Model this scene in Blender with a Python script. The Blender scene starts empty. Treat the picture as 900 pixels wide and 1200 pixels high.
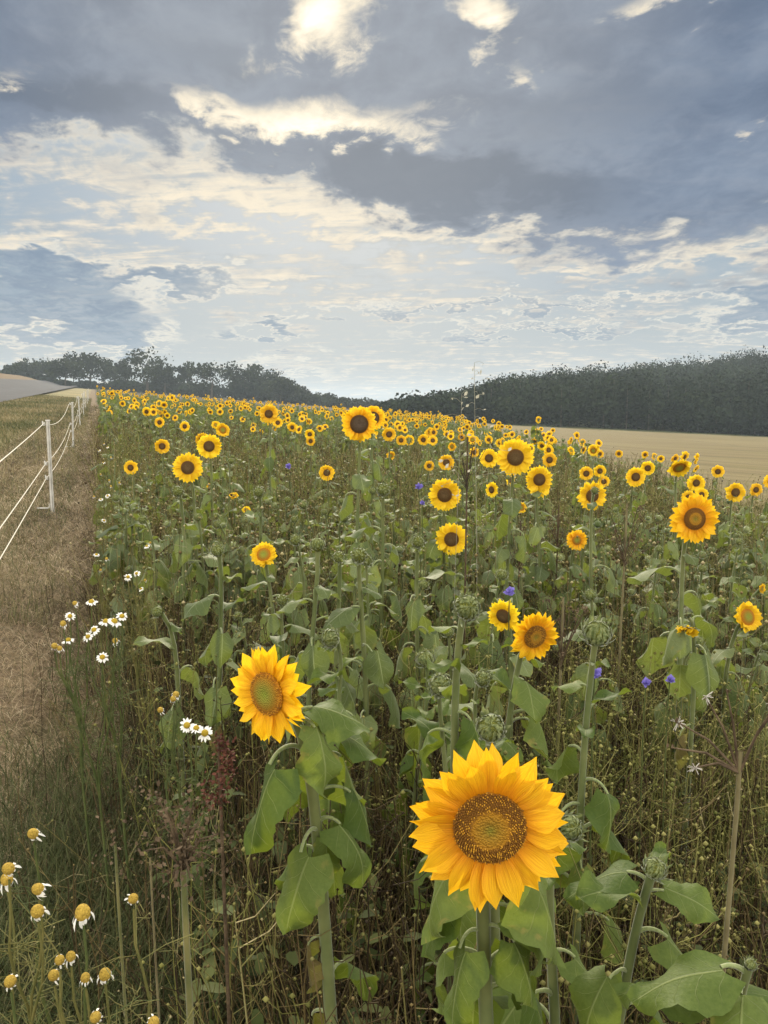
import bpy, math, random
import numpy as np
from mathutils import Vector, Matrix

PI = math.pi
R = math.radians
rng = np.random.default_rng(7)
random.seed(7)
scene = bpy.context.scene
COL = scene.collection

# ------------------------------------------------------------------ camera
F = 906.0
PITCH = math.atan(120 / F)
CAMH = 1.3
CAM = np.array([0.0, 0.0, CAMH])
FW = np.array([0, math.cos(PITCH), -math.sin(PITCH)])
UP = np.array([0, math.sin(PITCH), math.cos(PITCH)])
RT = np.array([1.0, 0, 0])

def at(px, py, d):
    """world point seen at photo pixel (px, py), d metres along the view axis"""
    return CAM + d * (FW + (px - 450) / F * RT + (600 - py) / F * UP)

def proj(p):
    v = np.asarray(p, float) - CAM
    d = v @ FW
    return 450 + F * (v @ RT) / d, 600 - F * (v @ UP) / d, d

def ground(x, y):
    x = np.asarray(x, float); y = np.asarray(y, float)
    z = -0.075 * np.clip(x, -150, 17) - 0.045 * np.clip(x - 17, 0, 200) + 0.0043 * np.clip(y, -50, 400)
    u = x + 0.37 * y
    z = z + 0.22 * np.clip(-8.5 - u, 0, 9.5) * np.clip((y - 10) / 30, 0, 1)
    ramp = np.clip((y - 112) / 85, 0, 1.6)
    ramp = np.where(ramp < 1, ramp * ramp * (3 - 2 * ramp), 1 + (ramp - 1) * .25)
    z = z + ramp * np.clip((x - 12) / 95, 0, 2.2) * 12.5
    return z

def G(x, y):
    return float(ground(x, y))

# ------------------------------------------------------------------ node helper
class E:
    def __init__(s, nt, sock): s.nt, s.k = nt, sock
    def _m(s, op, *o, **kw):
        n = s.nt.nodes.new('ShaderNodeMath'); n.operation = op
        for i, v in enumerate((s,) + o):
            if isinstance(v, E): s.nt.links.new(v.k, n.inputs[i])
            else: n.inputs[i].default_value = v
        n.use_clamp = kw.get('clamp', False)
        return E(s.nt, n.outputs[0])
    def __add__(s, o): return s._m('ADD', o)
    __radd__ = __add__
    def __mul__(s, o): return s._m('MULTIPLY', o)
    __rmul__ = __mul__
    def __sub__(s, o): return s._m('SUBTRACT', o)
    def __rsub__(s, o): return (s * -1.0) + o
    def __truediv__(s, o): return s._m('DIVIDE', o)
    def __pow__(s, o): return s._m('POWER', o)
    def abs(s): return s._m('ABSOLUTE')
    def fract(s): return s._m('FRACT')
    def max(s, o): return s._m('MAXIMUM', o)
    def min(s, o): return s._m('MINIMUM', o)
    def sm(s, a, b, lo=0.0, hi=1.0):
        n = s.nt.nodes.new('ShaderNodeMapRange'); n.interpolation_type = 'SMOOTHSTEP'
        s.nt.links.new(s.k, n.inputs[0])
        for i, v in zip((1, 2, 3, 4), (a, b, lo, hi)): n.inputs[i].default_value = v
        return E(s.nt, n.outputs[0])

def comb(nt, x, y, z=0.0):
    n = nt.nodes.new('ShaderNodeCombineXYZ')
    for i, v in enumerate((x, y, z)):
        if isinstance(v, E): nt.links.new(v.k, n.inputs[i])
        else: n.inputs[i].default_value = v
    return E(nt, n.outputs[0])

def sep(nt, sock):
    n = nt.nodes.new('ShaderNodeSeparateXYZ'); nt.links.new(sock, n.inputs[0])
    return [E(nt, n.outputs[i]) for i in range(3)]

def noise(nt, vec, scale=1.0, detail=4.0, rough=0.55, dist=0.0):
    n = nt.nodes.new('ShaderNodeTexNoise')
    if vec is not None: nt.links.new(vec.k if isinstance(vec, E) else vec, n.inputs['Vector'])
    n.inputs['Scale'].default_value = scale; n.inputs['Detail'].default_value = detail
    n.inputs['Roughness'].default_value = rough; n.inputs['Distortion'].default_value = dist
    return E(nt, n.outputs[0])

def mixc(nt, f, a, b, mode='MIX'):
    n = nt.nodes.new('ShaderNodeMix'); n.data_type = 'RGBA'; n.blend_type = mode; n.clamp_result = False
    if isinstance(f, E): nt.links.new(f.k, n.inputs[0])
    else: n.inputs[0].default_value = f
    for s, v in ((6, a), (7, b)):
        if isinstance(v, E): nt.links.new(v.k, n.inputs[s])
        else: n.inputs[s].default_value = (*v[:3], 1)
    return E(nt, n.outputs[2])

def new_mat(name):
    m = bpy.data.materials.new(name); m.use_nodes = True
    nt = m.node_tree; nt.nodes.clear()
    return m, nt

def finish(nt, col, rough=.6, trans=0.0, tcol=None, sheen=0.0, spec=.3, bump=None, bstr=.3, bdist=.01):
    out = nt.nodes.new('ShaderNodeOutputMaterial')
    p = nt.nodes.new('ShaderNodeBsdfPrincipled')
    def setc(sock, v):
        if isinstance(v, E): nt.links.new(v.k, sock)
        else: sock.default_value = (*v[:3], 1)
    setc(p.inputs['Base Color'], col)
    if isinstance(rough, E): nt.links.new(rough.k, p.inputs['Roughness'])
    else: p.inputs['Roughness'].default_value = rough
    p.inputs['Specular IOR Level'].default_value = spec
    if sheen:
        p.inputs['Sheen Weight'].default_value = sheen
        p.inputs['Sheen Roughness'].default_value = .4
    if bump is not None:
        b = nt.nodes.new('ShaderNodeBump'); b.inputs['Strength'].default_value = bstr
        b.inputs['Distance'].default_value = bdist
        nt.links.new(bump.k, b.inputs['Height']); nt.links.new(b.outputs[0], p.inputs['Normal'])
    if trans:
        t = nt.nodes.new('ShaderNodeBsdfTranslucent'); setc(t.inputs[0], tcol if tcol is not None else col)
        mx = nt.nodes.new('ShaderNodeMixShader'); mx.inputs[0].default_value = trans
        nt.links.new(p.outputs[0], mx.inputs[1]); nt.links.new(t.outputs[0], mx.inputs[2])
        nt.links.new(mx.outputs[0], out.inputs[0])
    else:
        nt.links.new(p.outputs[0], out.inputs[0])

def geo_pos(nt):
    n = nt.nodes.new('ShaderNodeNewGeometry'); return E(nt, n.outputs['Position'])
def obj_rand(nt):
    n = nt.nodes.new('ShaderNodeObjectInfo'); return E(nt, n.outputs['Random'])
def obj_co(nt):
    n = nt.nodes.new('ShaderNodeTexCoord'); return E(nt, n.outputs['Object'])
def uvs(nt):
    n = nt.nodes.new('ShaderNodeUVMap'); n.uv_map = 'uv'
    return sep(nt, n.outputs[0])[:2]
def tint(nt):
    n = nt.nodes.new('ShaderNodeAttribute'); n.attribute_name = 'tint'; return E(nt, n.outputs['Fac'])
def ramp(nt, f, stops):
    n = nt.nodes.new('ShaderNodeValToRGB'); nt.links.new(f.k, n.inputs[0])
    el = n.color_ramp.elements
    while len(el) < len(stops): el.new(.5)
    for e, (p, c) in zip(el, stops): e.position = p; e.color = (*c, 1)
    return E(nt, n.outputs[0])

M = {}

def petal_mat(name, tip, base):
    m, nt = new_mat(name); u, v = uvs(nt)
    lines = noise(nt, comb(nt, u * 26.0, v * 1.5), 1.0, 2, .5)
    c = mixc(nt, v.sm(.0, .62), base, tip)
    c = mixc(nt, lines.sm(.35, .7) * .55, c, tuple(x * .72 for x in base))
    r = obj_rand(nt)
    hs = nt.nodes.new('ShaderNodeHueSaturation')
    nt.links.new(c.k, hs.inputs['Color']); nt.links.new((r * .016 + .492).k, hs.inputs['Hue'])
    nt.links.new((r * .2 + .92).k, hs.inputs['Value'])
    finish(nt, E(nt, hs.outputs[0]), .55, .38, None, .0, .25, bump=lines, bstr=.45, bdist=.006)
    M[name] = m

def leaf_mat(name, dark, light, vein, use_tint=False, veins=True, trans=.36, sheen=.08):
    m, nt = new_mat(name)
    r = tint(nt) if use_tint else obj_rand(nt)
    co = obj_co(nt)
    n1 = noise(nt, co, 22.0 if not use_tint else 9.0, 4, .6)
    c = mixc(nt, (r * .6 + n1 * .7 - .15).sm(0.05, .95), dark, light)
    if veins:
        u, v = uvs(nt)
        s = (u - .5).abs()
        mid = s.sm(.008, .03, 1, 0)
        wv = noise(nt, comb(nt, u * 2.5, v * 2.5, r * 30.0), 1.0, 2)
        lat = ((v - s * .75 + s * s * .5 + (wv - .5) * .16 + u * .06) * 4.6).fract()
        lat = ((lat - .5).abs()).sm(.465, .5) * s.sm(.25, .47, 1, 0) * .85
        vv = mid.max(lat)
        c = mixc(nt, vv * .7, c, vein)
        edge = noise(nt, comb(nt, u * 5.0, v * 5.0, r * 40.0), 1.0, 3)
        dry = (edge + s * .45).sm(.74, .86) * r.sm(.55, .95)
        c = mixc(nt, dry * .8, c, (.22, .19, .05))
        h = vv * -1.0 + n1 * .5
        finish(nt, c, .62, trans, mixc(nt, .6, c, (.26, .32, .02)), sheen, .25, bump=h, bstr=.5, bdist=.004)
    else:
        finish(nt, c, .65, trans, None, .2, .2)
    M[name] = m

def plain_mat(name, a, b, scale=30.0, rough=.7, trans=0.0, sheen=0.0, bump=0.0, use_tint=False, spec=.25):
    m, nt = new_mat(name); n1 = noise(nt, obj_co(nt), scale, 4, .6)
    f = n1.sm(.3, .7)
    if use_tint: f = (tint(nt) * .75 + n1 * .35)
    c = mixc(nt, f, a, b)
    finish(nt, c, rough, trans, None, sheen, spec, bump=n1 if bump else None, bstr=bump, bdist=.01)
    M[name] = m

def tint_ramp_mat(name, stops, rough=.75, trans=0.15):
    m, nt = new_mat(name); t = tint(nt)
    c = ramp(nt, t, stops)
    n1 = noise(nt, obj_co(nt), 14.0, 3)
    c = mixc(nt, n1.sm(.3, .75) * .35, c, (.05, .04, .02))
    finish(nt, c, rough, trans, None, 0, .2 if rough < .85 else .02)
    M[name] = m

def disc_mat(name, stops):
    m, nt = new_mat(name); u, v = uvs(nt)
    n1 = noise(nt, obj_co(nt), 60.0, 3, .6)
    vor = nt.nodes.new('ShaderNodeTexVoronoi'); vor.inputs['Scale'].default_value = 38
    nt.links.new(obj_co(nt).k, vor.inputs['Vector'])
    f = v + (n1 - .5) * .12
    c = ramp(nt, f, stops)
    d = E(nt, vor.outputs['Distance'])
    c = mixc(nt, d.sm(.15, .6) * (.45 if 'brown' in name or 'grey' in name else .18), c, (.03, .015, .005))
    finish(nt, c, .8, 0, None, .0, .2, bump=d * -1.0, bstr=.5, bdist=.03)
    M[name] = m

petal_mat('petal_gold', (.92, .60, .014), (.82, .34, .005))
petal_mat('petal_yellow', (.90, .65, .020), (.85, .52, .010))
petal_mat('petal_far', (.87, .59, .020), (.80, .45, .012))
disc_mat('disc_young', [(0, (.19, .17, .018)), (.20, (.29, .17, .015)), (.50, (.38, .18, .012)), (.60, (.16, .07, .008)), (.95, (.13, .055, .007)), (1, (.32, .13, .008))])
disc_mat('disc_green', [(0, (.22, .27, .03)), (.35, (.25, .23, .028)), (.62, (.30, .18, .016)), (.85, (.40, .16, .008)), (1, (.55, .20, .006))])
disc_mat('disc_brown', [(0, (.16, .105, .042)), (.5, (.125, .075, .028)), (.85, (.10, .05, .013)), (1, (.30, .14, .012))])
disc_mat('disc_grey', [(0, (.12, .085, .06)), (.6, (.10, .07, .045)), (.9, (.07, .04, .015)), (1, (.25, .11, .01))])
plain_mat('floret_brown', (.15, .065, .009), (.27, .12, .014), 80)
plain_mat('floret_gold', (.62, .34, .03), (.42, .19, .015), 80)
leaf_mat('leaf', (.042, .078, .010), (.115, .158, .032), (.22, .26, .09))
leaf_mat('leaf_sage', (.062, .092, .026), (.155, .19, .074), (.26, .30, .15), sheen=.18)
leaf_mat('leaf_far', (.062, .088, .034), (.125, .155, .070), (.24, .28, .15), use_tint=True)
leaf_mat('dry_leaf', (.10, .07, .03), (.20, .16, .05), (.25, .2, .1))
plain_mat('stem', (.085, .11, .034), (.15, .165, .06), 9, .7, 0, .25, .5)
plain_mat('petiole', (.14, .175, .065), (.22, .25, .11), 25, .7, .0, .4)
plain_mat('bract', (.07, .10, .026), (.25, .28, .11), 3.2, .7, .2, .5)
plain_mat('bud_core', (.045, .06, .012), (.18, .19, .03), 9, .8, 0, 0, .6)
plain_mat('white_petal', (.80, .80, .76), (.70, .70, .66), 40, .6, .25)
plain_mat('mayweed_centre', (.52, .34, .02), (.36, .27, .03), 120, .8, 0, 0, .6)
plain_mat('spent_centre', (.68, .46, .075), (.42, .28, .045), 6, .85, 0, 0, 1.0)
plain_mat('mayweed_green', (.06, .085, .025), (.11, .13, .04), 30, .7, .2)
plain_mat('mayweed_straw', (.10, .105, .03), (.17, .155, .05), 30, .7, .1)
plain_mat('cornflower_blue', (.15, .125, .42), (.24, .20, .56), 60, .6, .25)
plain_mat('dock_red', (.055, .018, .012), (.12, .045, .028), 60, .85)
plain_mat('dark_seed', (.025, .02, .014), (.07, .055, .035), 50, .85)
plain_mat('dead_stalk', (.11, .09, .04), (.19, .165, .08), 12, .8, 0, .2, .2)
plain_mat('green_stalk', (.085, .095, .03), (.17, .155, .055), 18, .8, 0, .3, .2)
plain_mat('thistle_fluff', (.35, .32, .27), (.55, .52, .46), 50, .9, .2, .5)
plain_mat('brown_husk', (.05, .034, .02), (.12, .085, .05), 50, .9, .1)
plain_mat('straw', (.34, .33, .26), (.45, .44, .37), 50, .8, .6)
plain_mat('post_plastic', (.56, .55, .51), (.36, .345, .30), 7, .45, spec=.4)
plain_mat('rope', (.54, .52, .45), (.42, .40, .34), 80, .8)
plain_mat('metal', (.33, .32, .30), (.25, .25, .24), 30, .5)
plain_mat('bark', (.045, .036, .026), (.075, .06, .045), 3, .9, 0, 0, .4)
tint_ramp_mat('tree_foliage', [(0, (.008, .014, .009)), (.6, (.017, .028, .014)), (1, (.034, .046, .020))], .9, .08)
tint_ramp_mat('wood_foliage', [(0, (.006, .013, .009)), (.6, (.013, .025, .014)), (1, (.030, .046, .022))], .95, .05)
tint_ramp_mat('stalks', [(0, (.025, .016, .009)), (.3, (.075, .052, .021)), (.55, (.20, .15, .058)), (.78, (.18, .18, .055)), (1, (.40, .34, .18))])
tint_ramp_mat('hay', [(0, (.05, .034, .018)), (.22, (.11, .10, .037)), (.4, (.23, .165, .09)), (.7, (.38, .29, .17)), (1, (.55, .46, .31))])
tint_ramp_mat('grass', [(0, (.030, .046, .013)), (.4, (.085, .10, .034)), (.7, (.21, .18, .085)), (1, (.34, .28, .16))])
tint_ramp_mat('low_green', [(0, (.03, .045, .014)), (.5, (.075, .10, .030)), (1, (.15, .17, .055))], .7, .25)
tint_ramp_mat('podweed', [(0, (.10, .115, .025)), (.5, (.18, .18, .045)), (1, (.28, .26, .085))])

# ------------------------------------------------------------------ geometry helper
def build(name, V, Q=None, T=None, uv=None, mats=(), fm=None, tintv=None, smooth=True):
    """Q (n,4) quads then T (m,3) triangles; uv and tint are per vertex; fm = material index per face"""
    V = np.asarray(V, np.float32).reshape(-1, 3)
    Q = np.zeros((0, 4), np.int32) if Q is None else np.asarray(Q, np.int32).reshape(-1, 4)
    T = np.zeros((0, 3), np.int32) if T is None else np.asarray(T, np.int32).reshape(-1, 3)
    me = bpy.data.meshes.new(name)
    li = np.concatenate([Q.ravel(), T.ravel()]).astype(np.int32)
    nq, nt_ = len(Q), len(T)
    ls = np.concatenate([np.arange(nq) * 4, nq * 4 + np.arange(nt_) * 3]).astype(np.int32)
    me.vertices.add(len(V)); me.vertices.foreach_set('co', V.ravel())
    me.loops.add(len(li)); me.loops.foreach_set('vertex_index', li)
    me.polygons.add(nq + nt_); me.polygons.foreach_set('loop_start', ls)
    for m in mats: me.materials.append(M[m] if isinstance(m, str) else m)
    if fm is not None: me.polygons.foreach_set('material_index', np.asarray(fm, np.int32))
    me.polygons.foreach_set('use_smooth', np.full(nq + nt_, smooth, bool))
    if uv is not None:
        l = me.uv_layers.new(name='uv'); l.data.foreach_set('uv', np.asarray(uv, np.float32)[li].ravel())
    if tintv is not None:
        a = me.attributes.new('tint', 'FLOAT', 'POINT'); a.data.foreach_set('value', np.asarray(tintv, np.float32))
    me.update(); me.validate(verbose=False)
    return me

class Geo:
    """collects pieces into one mesh"""
    def __init__(s): s.V, s.Q, s.T, s.uv, s.fq, s.ft, s.tv, s.n = [], [], [], [], [], [], [], 0
    def add(s, V, Q=None, T=None, uv=None, mi=0, tv=0.0):
        V = np.asarray(V, float).reshape(-1, 3); k = len(V)
        s.V.append(V); s.uv.append(np.zeros((k, 2)) if uv is None else np.asarray(uv, float).reshape(-1, 2))
        s.tv.append(np.broadcast_to(np.asarray(tv, float).ravel() if np.ndim(tv) else float(tv), (k,)).copy())
        if Q is not None and len(Q):
            Q = np.asarray(Q).reshape(-1, 4); s.Q.append(Q + s.n); s.fq.append(np.full(len(Q), mi))
        if T is not None and len(T):
            T = np.asarray(T).reshape(-1, 3); s.T.append(T + s.n); s.ft.append(np.full(len(T), mi))
        s.n += k
    def arrays(s):
        V = np.concatenate(s.V); Q = np.concatenate(s.Q) if s.Q else np.zeros((0, 4), int)
        T = np.concatenate(s.T) if s.T else np.zeros((0, 3), int)
        fm = np.concatenate(s.fq + s.ft) if (s.fq or s.ft) else []
        return V, Q, T, np.concatenate(s.uv), fm, np.concatenate(s.tv)
    def mesh(s, name, mats, smooth=True):
        V, Q, T, uv, fm, tv = s.arrays()
        return build(name, V, Q, T, uv, mats, fm, tv, smooth)

def grid_quads(nr, nc, off=0, wrap=False):
    r = np.arange(nr - 1)[:, None]; c = np.arange(nc if wrap else nc - 1)[None, :]
    c2 = (c + 1) % nc
    return (np.stack([r * nc + c, r * nc + c2, (r + 1) * nc + c2, (r + 1) * nc + c], -1).reshape(-1, 4) + off)

def tubes(P, rad, sides=3):
    """P (n,k,3) centre lines, rad (n,k) -> V, Q of n tubes"""
    P = np.asarray(P, float)
    if P.ndim == 2: P = P[None]
    rad = np.asarray(rad, float); rad = np.broadcast_to(rad, P.shape[:2])
    n, k, _ = P.shape
    T = np.gradient(P, axis=1); T /= np.linalg.norm(T, axis=2, keepdims=True) + 1e-9
    mean = T.mean(1); ref = np.where(np.abs(mean[:, 2:3]) > .8, np.array([[1., 0, 0]]), np.array([[0, 0, 1.]]))
    A = np.cross(T, ref[:, None, :]); A /= np.linalg.norm(A, axis=2, keepdims=True) + 1e-9
    B = np.cross(T, A)
    th = np.arange(sides) / sides * 2 * PI
    V = P[:, :, None, :] + rad[:, :, None, None] * (np.cos(th)[None, None, :, None] * A[:, :, None, :] + np.sin(th)[None, None, :, None] * B[:, :, None, :])
    q = grid_quads(k, sides, wrap=True)
    Q = (q[None] + (np.arange(n) * k * sides)[:, None, None]).reshape(-1, 4)
    return V.reshape(-1, 3), Q

def tile(V, Q, T, uv, Ms, ts, tints=None):
    """n transformed copies of one piece"""
    n, k = len(Ms), len(V)
    VV = np.einsum('nij,kj->nki', Ms, V) + ts[:, None, :]
    o = (np.arange(n) * k)
    QQ = (Q[None] + o[:, None, None]).reshape(-1, 4) if len(Q) else None
    TT = (T[None] + o[:, None, None]).reshape(-1, 3) if T is not None and len(T) else None
    tv = np.repeat(tints, k) if tints is not None else 0.0
    return VV.reshape(-1, 3), QQ, TT, np.tile(uv, (n, 1)) if uv is not None else None, tv

def rotz(a):
    a = np.asarray(a, float); c, s, z, o = np.cos(a), np.sin(a), np.zeros_like(a), np.ones_like(a)
    return np.stack([np.stack([c, -s, z], -1), np.stack([s, c, z], -1), np.stack([z, z, o], -1)], -2)
def rotx(a):
    a = np.asarray(a, float); c, s, z, o = np.cos(a), np.sin(a), np.zeros_like(a), np.ones_like(a)
    return np.stack([np.stack([o, z, z], -1), np.stack([z, c, -s], -1), np.stack([z, s, c], -1)], -2)
def roty(a):
    a = np.asarray(a, float); c, s, z, o = np.cos(a), np.sin(a), np.zeros_like(a), np.ones_like(a)
    return np.stack([np.stack([c, z, s], -1), np.stack([z, o, z], -1), np.stack([-s, z, c], -1)], -2)

def obj(name, me, parent=None, mw=None):
    o = bpy.data.objects.new(name, me); COL.objects.link(o)
    if parent is not None: o.parent = parent
    if mw is not None: o.matrix_local = mw
    return o
def tag(o, label, cat, group=None, kind=None):
    if label: o['label'] = label
    if cat: o['category'] = cat
    if group: o['group'] = group
    if kind: o['kind'] = kind
    return o
def empty(name, loc, label, cat, group=None):
    o = bpy.data.objects.new(name, None); COL.objects.link(o); o.location = loc
    o.empty_display_size = .05
    return tag(o, label, cat, group)
def mat4(M3, t):
    m = Matrix([list(r) + [float(x)] for r, x in zip(np.asarray(M3).tolist(), t)] + [[0, 0, 0, 1]])
    return m

# ------------------------------------------------------------------ sunflower pieces
def petal(nr, ncc, L, W, bend, fold, twist):
    t = np.linspace(0, 1, nr)[:, None]; s = np.linspace(-1, 1, ncc)[None, :]
    w = W * (.30 + 1.1 * np.sin(PI * np.clip(t * .93 + .03, 0, 1)) ** .8) * np.where(t > .62, 1 - ((t - .62) / .38) ** 1.7, 1.0)
    x = t * L + 0 * s
    y = s * w * .5
    z = bend * t ** 2 * L + fold * np.abs(s) * w * .5 - fold * .3 * (s ** 2) * w + twist * s * w * t
    return np.stack([x, y, z], -1).reshape(-1, 3), grid_quads(nr, ncc), np.stack([s * .5 + .5 + 0 * t, t + 0 * s], -1).reshape(-1, 2)

def corolla(seed, n, rd, nr, ncc, wide=1.0, ragged=.1, cup=.12, layers=2):
    g = Geo(); r = np.random.default_rng(seed)
    for lay in range(layers):
        for i in range(n // layers):
            a = (i + lay * .5 + r.normal(0, .16)) / (n // layers) * 2 * PI
            L = (1 - rd * .86) * (1 - abs(r.normal(0, ragged))) * (1 if lay else .97)
            W = (2 * PI * (.5 + rd * .5) / (n // layers)) * r.uniform(.78, 1.12) * wide
            V, Q, uv = petal(nr, ncc, L, W, r.normal(.0, .18) - .05 * lay, r.uniform(.1, .7), r.normal(0, .35))
            tilt = cup * (1 - lay * .7) + r.normal(0, .10)
            V = V @ roty(-tilt).T
            V = V + np.array([rd * .86, 0, -.02 - .03 * lay])
            V = V @ rotz(a).T
            uv = uv + np.array([r.integers(0, 9), 0])
            g.add(V, Q, None, uv)
    return g

def disc_geo(rd, nr, nc, dome=.22):
    g = Geo()
    t = np.linspace(0.02, 1, nr)[:, None]; a = np.linspace(0, 2 * PI, nc, endpoint=False)[None, :]
    z = dome * rd * (1 - t ** 2.2) - .10 * rd * np.exp(-(t / .3) ** 2) + .02
    V = np.stack([t * rd * np.cos(a), t * rd * np.sin(a), z + 0 * a], -1).reshape(-1, 3)
    uv = np.stack([a / (2 * PI) + 0 * t, t + 0 * a], -1).reshape(-1, 2)
    g.add(V, grid_quads(nr, nc, wrap=True), None, uv)
    V2 = np.array([[rd, 0, -.0], [0, 0, dome * rd * .9]])
    g.add(np.concatenate([[[0, 0, dome * rd - .10 * rd + .02]], V[:nc]]), None, [(0, 1 + i, 1 + (i + 1) % nc) for i in range(nc)], np.concatenate([[[0, 0]], uv[:nc]]))
    return g

def florets(g, seed, rd, n, r0, r1, dome=.22):
    r = np.random.default_rng(seed)
    base = np.array([[-.5, -.5, 0], [.5, -.5, 0], [.5, .5, 0], [-.5, .5, 0], [0, 0, 1.]])
    Q = np.array([[0, 3, 2, 1]]); T = np.array([[0, 1, 4], [1, 2, 4], [2, 3, 4], [3, 0, 4]])
    k = np.arange(n); rr = np.sqrt(r0 ** 2 + (r1 ** 2 - r0 ** 2) * (k + .5) / n); a = k * 2.39996
    h = rd * r.uniform(.06, .13, n); w = rd * .045 * r.uniform(.7, 1.2, n)
    z = dome * rd * (1 - rr ** 2.2) - .10 * rd * np.exp(-(rr / .3) ** 2) + .01
    for mi, sel in ((1, r.random(n) < .62), (2, None)):
        if sel is None: sel = ~first
        first = sel
        m = sel.sum()
        Ms = np.zeros((m, 3, 3)); Ms[:, 0, 0] = w[sel]; Ms[:, 1, 1] = w[sel]; Ms[:, 2, 2] = h[sel]
        Ms = np.einsum('nij,njk->nik', rotz(a[sel]), np.einsum('nij,njk->nik', roty(r.normal(.25, .25, m)), Ms))
        ts = np.stack([rr[sel] * rd * np.cos(a[sel]), rr[sel] * rd * np.sin(a[sel]), z[sel]], -1)
        V, QQ, TT, _, _ = tile(base, Q, T, None, Ms, ts)
        g.add(V, QQ, TT, None, mi)

def calyx_geo(seed, rd, n=22, lo=False):
    g = Geo(); r = np.random.default_rng(seed)
    nc = 8 if lo else 14
    prof = [(.12, -.42), (.45, -.34), (.85, -.16), (1.0, -.03)]
    a = np.linspace(0, 2 * PI, nc, endpoint=False)
    V = np.array([[p * rd * np.cos(t), p * rd * np.sin(t), q * rd] for p, q in prof for t in a])
    g.add(V, grid_quads(len(prof), nc, wrap=True))
    for i in range(n):
        V, Q, uv = petal(3 if lo else 5, 3, rd * r.uniform(.6, .95), rd * .34, r.normal(.1, .15), .3, 0)
        V = V @ roty(r.uniform(-.1, .4)).T + np.array([rd * .72, 0, -.12])
        g.add(V @ rotz(i / n * 2 * PI + r.normal(0, .1)).T, Q, None, uv)
    return g

HEADS = {}
def head_variant(key):
    """normalised to an outer radius of 1, facing +z: (calyx, corolla, disc) meshes"""
    if key in HEADS: return HEADS[key]
    kind, lod, v = key
    seed = hash((len(kind), ord(kind[0]), lod, v)) % 9999
    rd = {'young': .43, 'green': .42, 'brown': .43, 'grey': .50, 'small': .5}[kind]
    pm = {'young': 'petal_gold', 'green': 'petal_gold', 'brown': 'petal_yellow', 'grey': 'petal_gold', 'small': 'petal_yellow'}[kind]
    n = {0: 44, 1: 38, 2: 26}[lod]
    nr, ncc = {0: (9, 5), 1: (6, 3), 2: (4, 2)}[lod]
    cor = corolla(seed, n, rd, nr, ncc, 1.0 if lod < 2 else 1.1, .07 if kind != 'small' else .18, .12 if kind != 'small' else .5, 2)
    dm = {'young': 'disc_young', 'green': 'disc_green', 'brown': 'disc_brown', 'grey': 'disc_grey', 'small': 'disc_green'}[kind]
    d = disc_geo(rd, {0: 14, 1: 7, 2: 4}[lod], {0: 40, 1: 20, 2: 12}[lod])
    mats = [dm]
    if lod == 0:
        mats = [dm, 'floret_brown', 'floret_gold']
        if kind == 'young': florets(d, seed, rd, 620, .50, 1.0)
        else: florets(d, seed, rd, 300, .80, 1.0)
    HEADS[key] = (calyx_geo(seed, rd, 20 if lod < 2 else 10, lod > 0).mesh('flower_head', ['bract']),
                  cor.mesh('corolla', [pm if lod < 2 else ('petal_far' if v else 'petal_yellow')]), d.mesh('seed_disc', mats))
    return HEADS[key]

BUDS = {}
def bud_variant(lod, v):
    if (lod, v) in BUDS: return BUDS[(lod, v)]
    r = np.random.default_rng(100 + v * 7 + lod)
    g = Geo(); nc = 10 if lod else 16; nr = 6 if lod else 10
    th = np.linspace(.06, PI * .97, nr)[:, None]; a = np.linspace(0, 2 * PI, nc, endpoint=False)[None, :]
    flat = np.where(np.cos(th) > 0, .72, .85)
    V = np.stack([np.sin(th) * np.cos(a) * .86, np.sin(th) * np.sin(a) * .86, np.cos(th) * flat + 0 * a], -1).reshape(-1, 3)
    g.add(V, grid_quads(nr, nc, wrap=True))
    core = g.mesh('flower_bud', ['bud_core'])
    g = Geo(); n = {0: 64, 1: 40, 2: 22}[lod]
    for i in range(n):
        f = (i + .5) / n; th0 = .45 + 1.75 * f ** .8; az = i * 2.39996
        L = .62 + .55 * f + r.normal(0, .10); W = .30 + .14 * f
        k = 5 if lod == 0 else 3
        t = np.linspace(0, 1, k)[:, None]; s = np.linspace(-1, 1, 3)[None, :]
        rad = .90 + .05 * np.sin(i) + (t ** 1.6) * r.uniform(.10, .80) * (.30 + 1.0 * f)
        th_ = th0 - t * L * .95
        w = W * (1 - t ** 1.1) * (.8 + .4 * t) * 1.05
        fl = np.where(np.cos(th_) > 0, .80, .9)
        x = rad * np.sin(th_); z = rad * np.cos(th_) * fl
        y = s * w * .5
        zz = z + 0 * s - .07 * np.abs(s); xx = x + 0 * s
        Vb = np.stack([xx, y + 0 * t, zz], -1).reshape(-1, 3) @ rotz(az).T
        g.add(Vb, grid_quads(k, 3))
    wh = g.mesh('bract_whorl', ['bract'])
    BUDS[(lod, v)] = (core, wh)
    return BUDS[(lod, v)]

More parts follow.
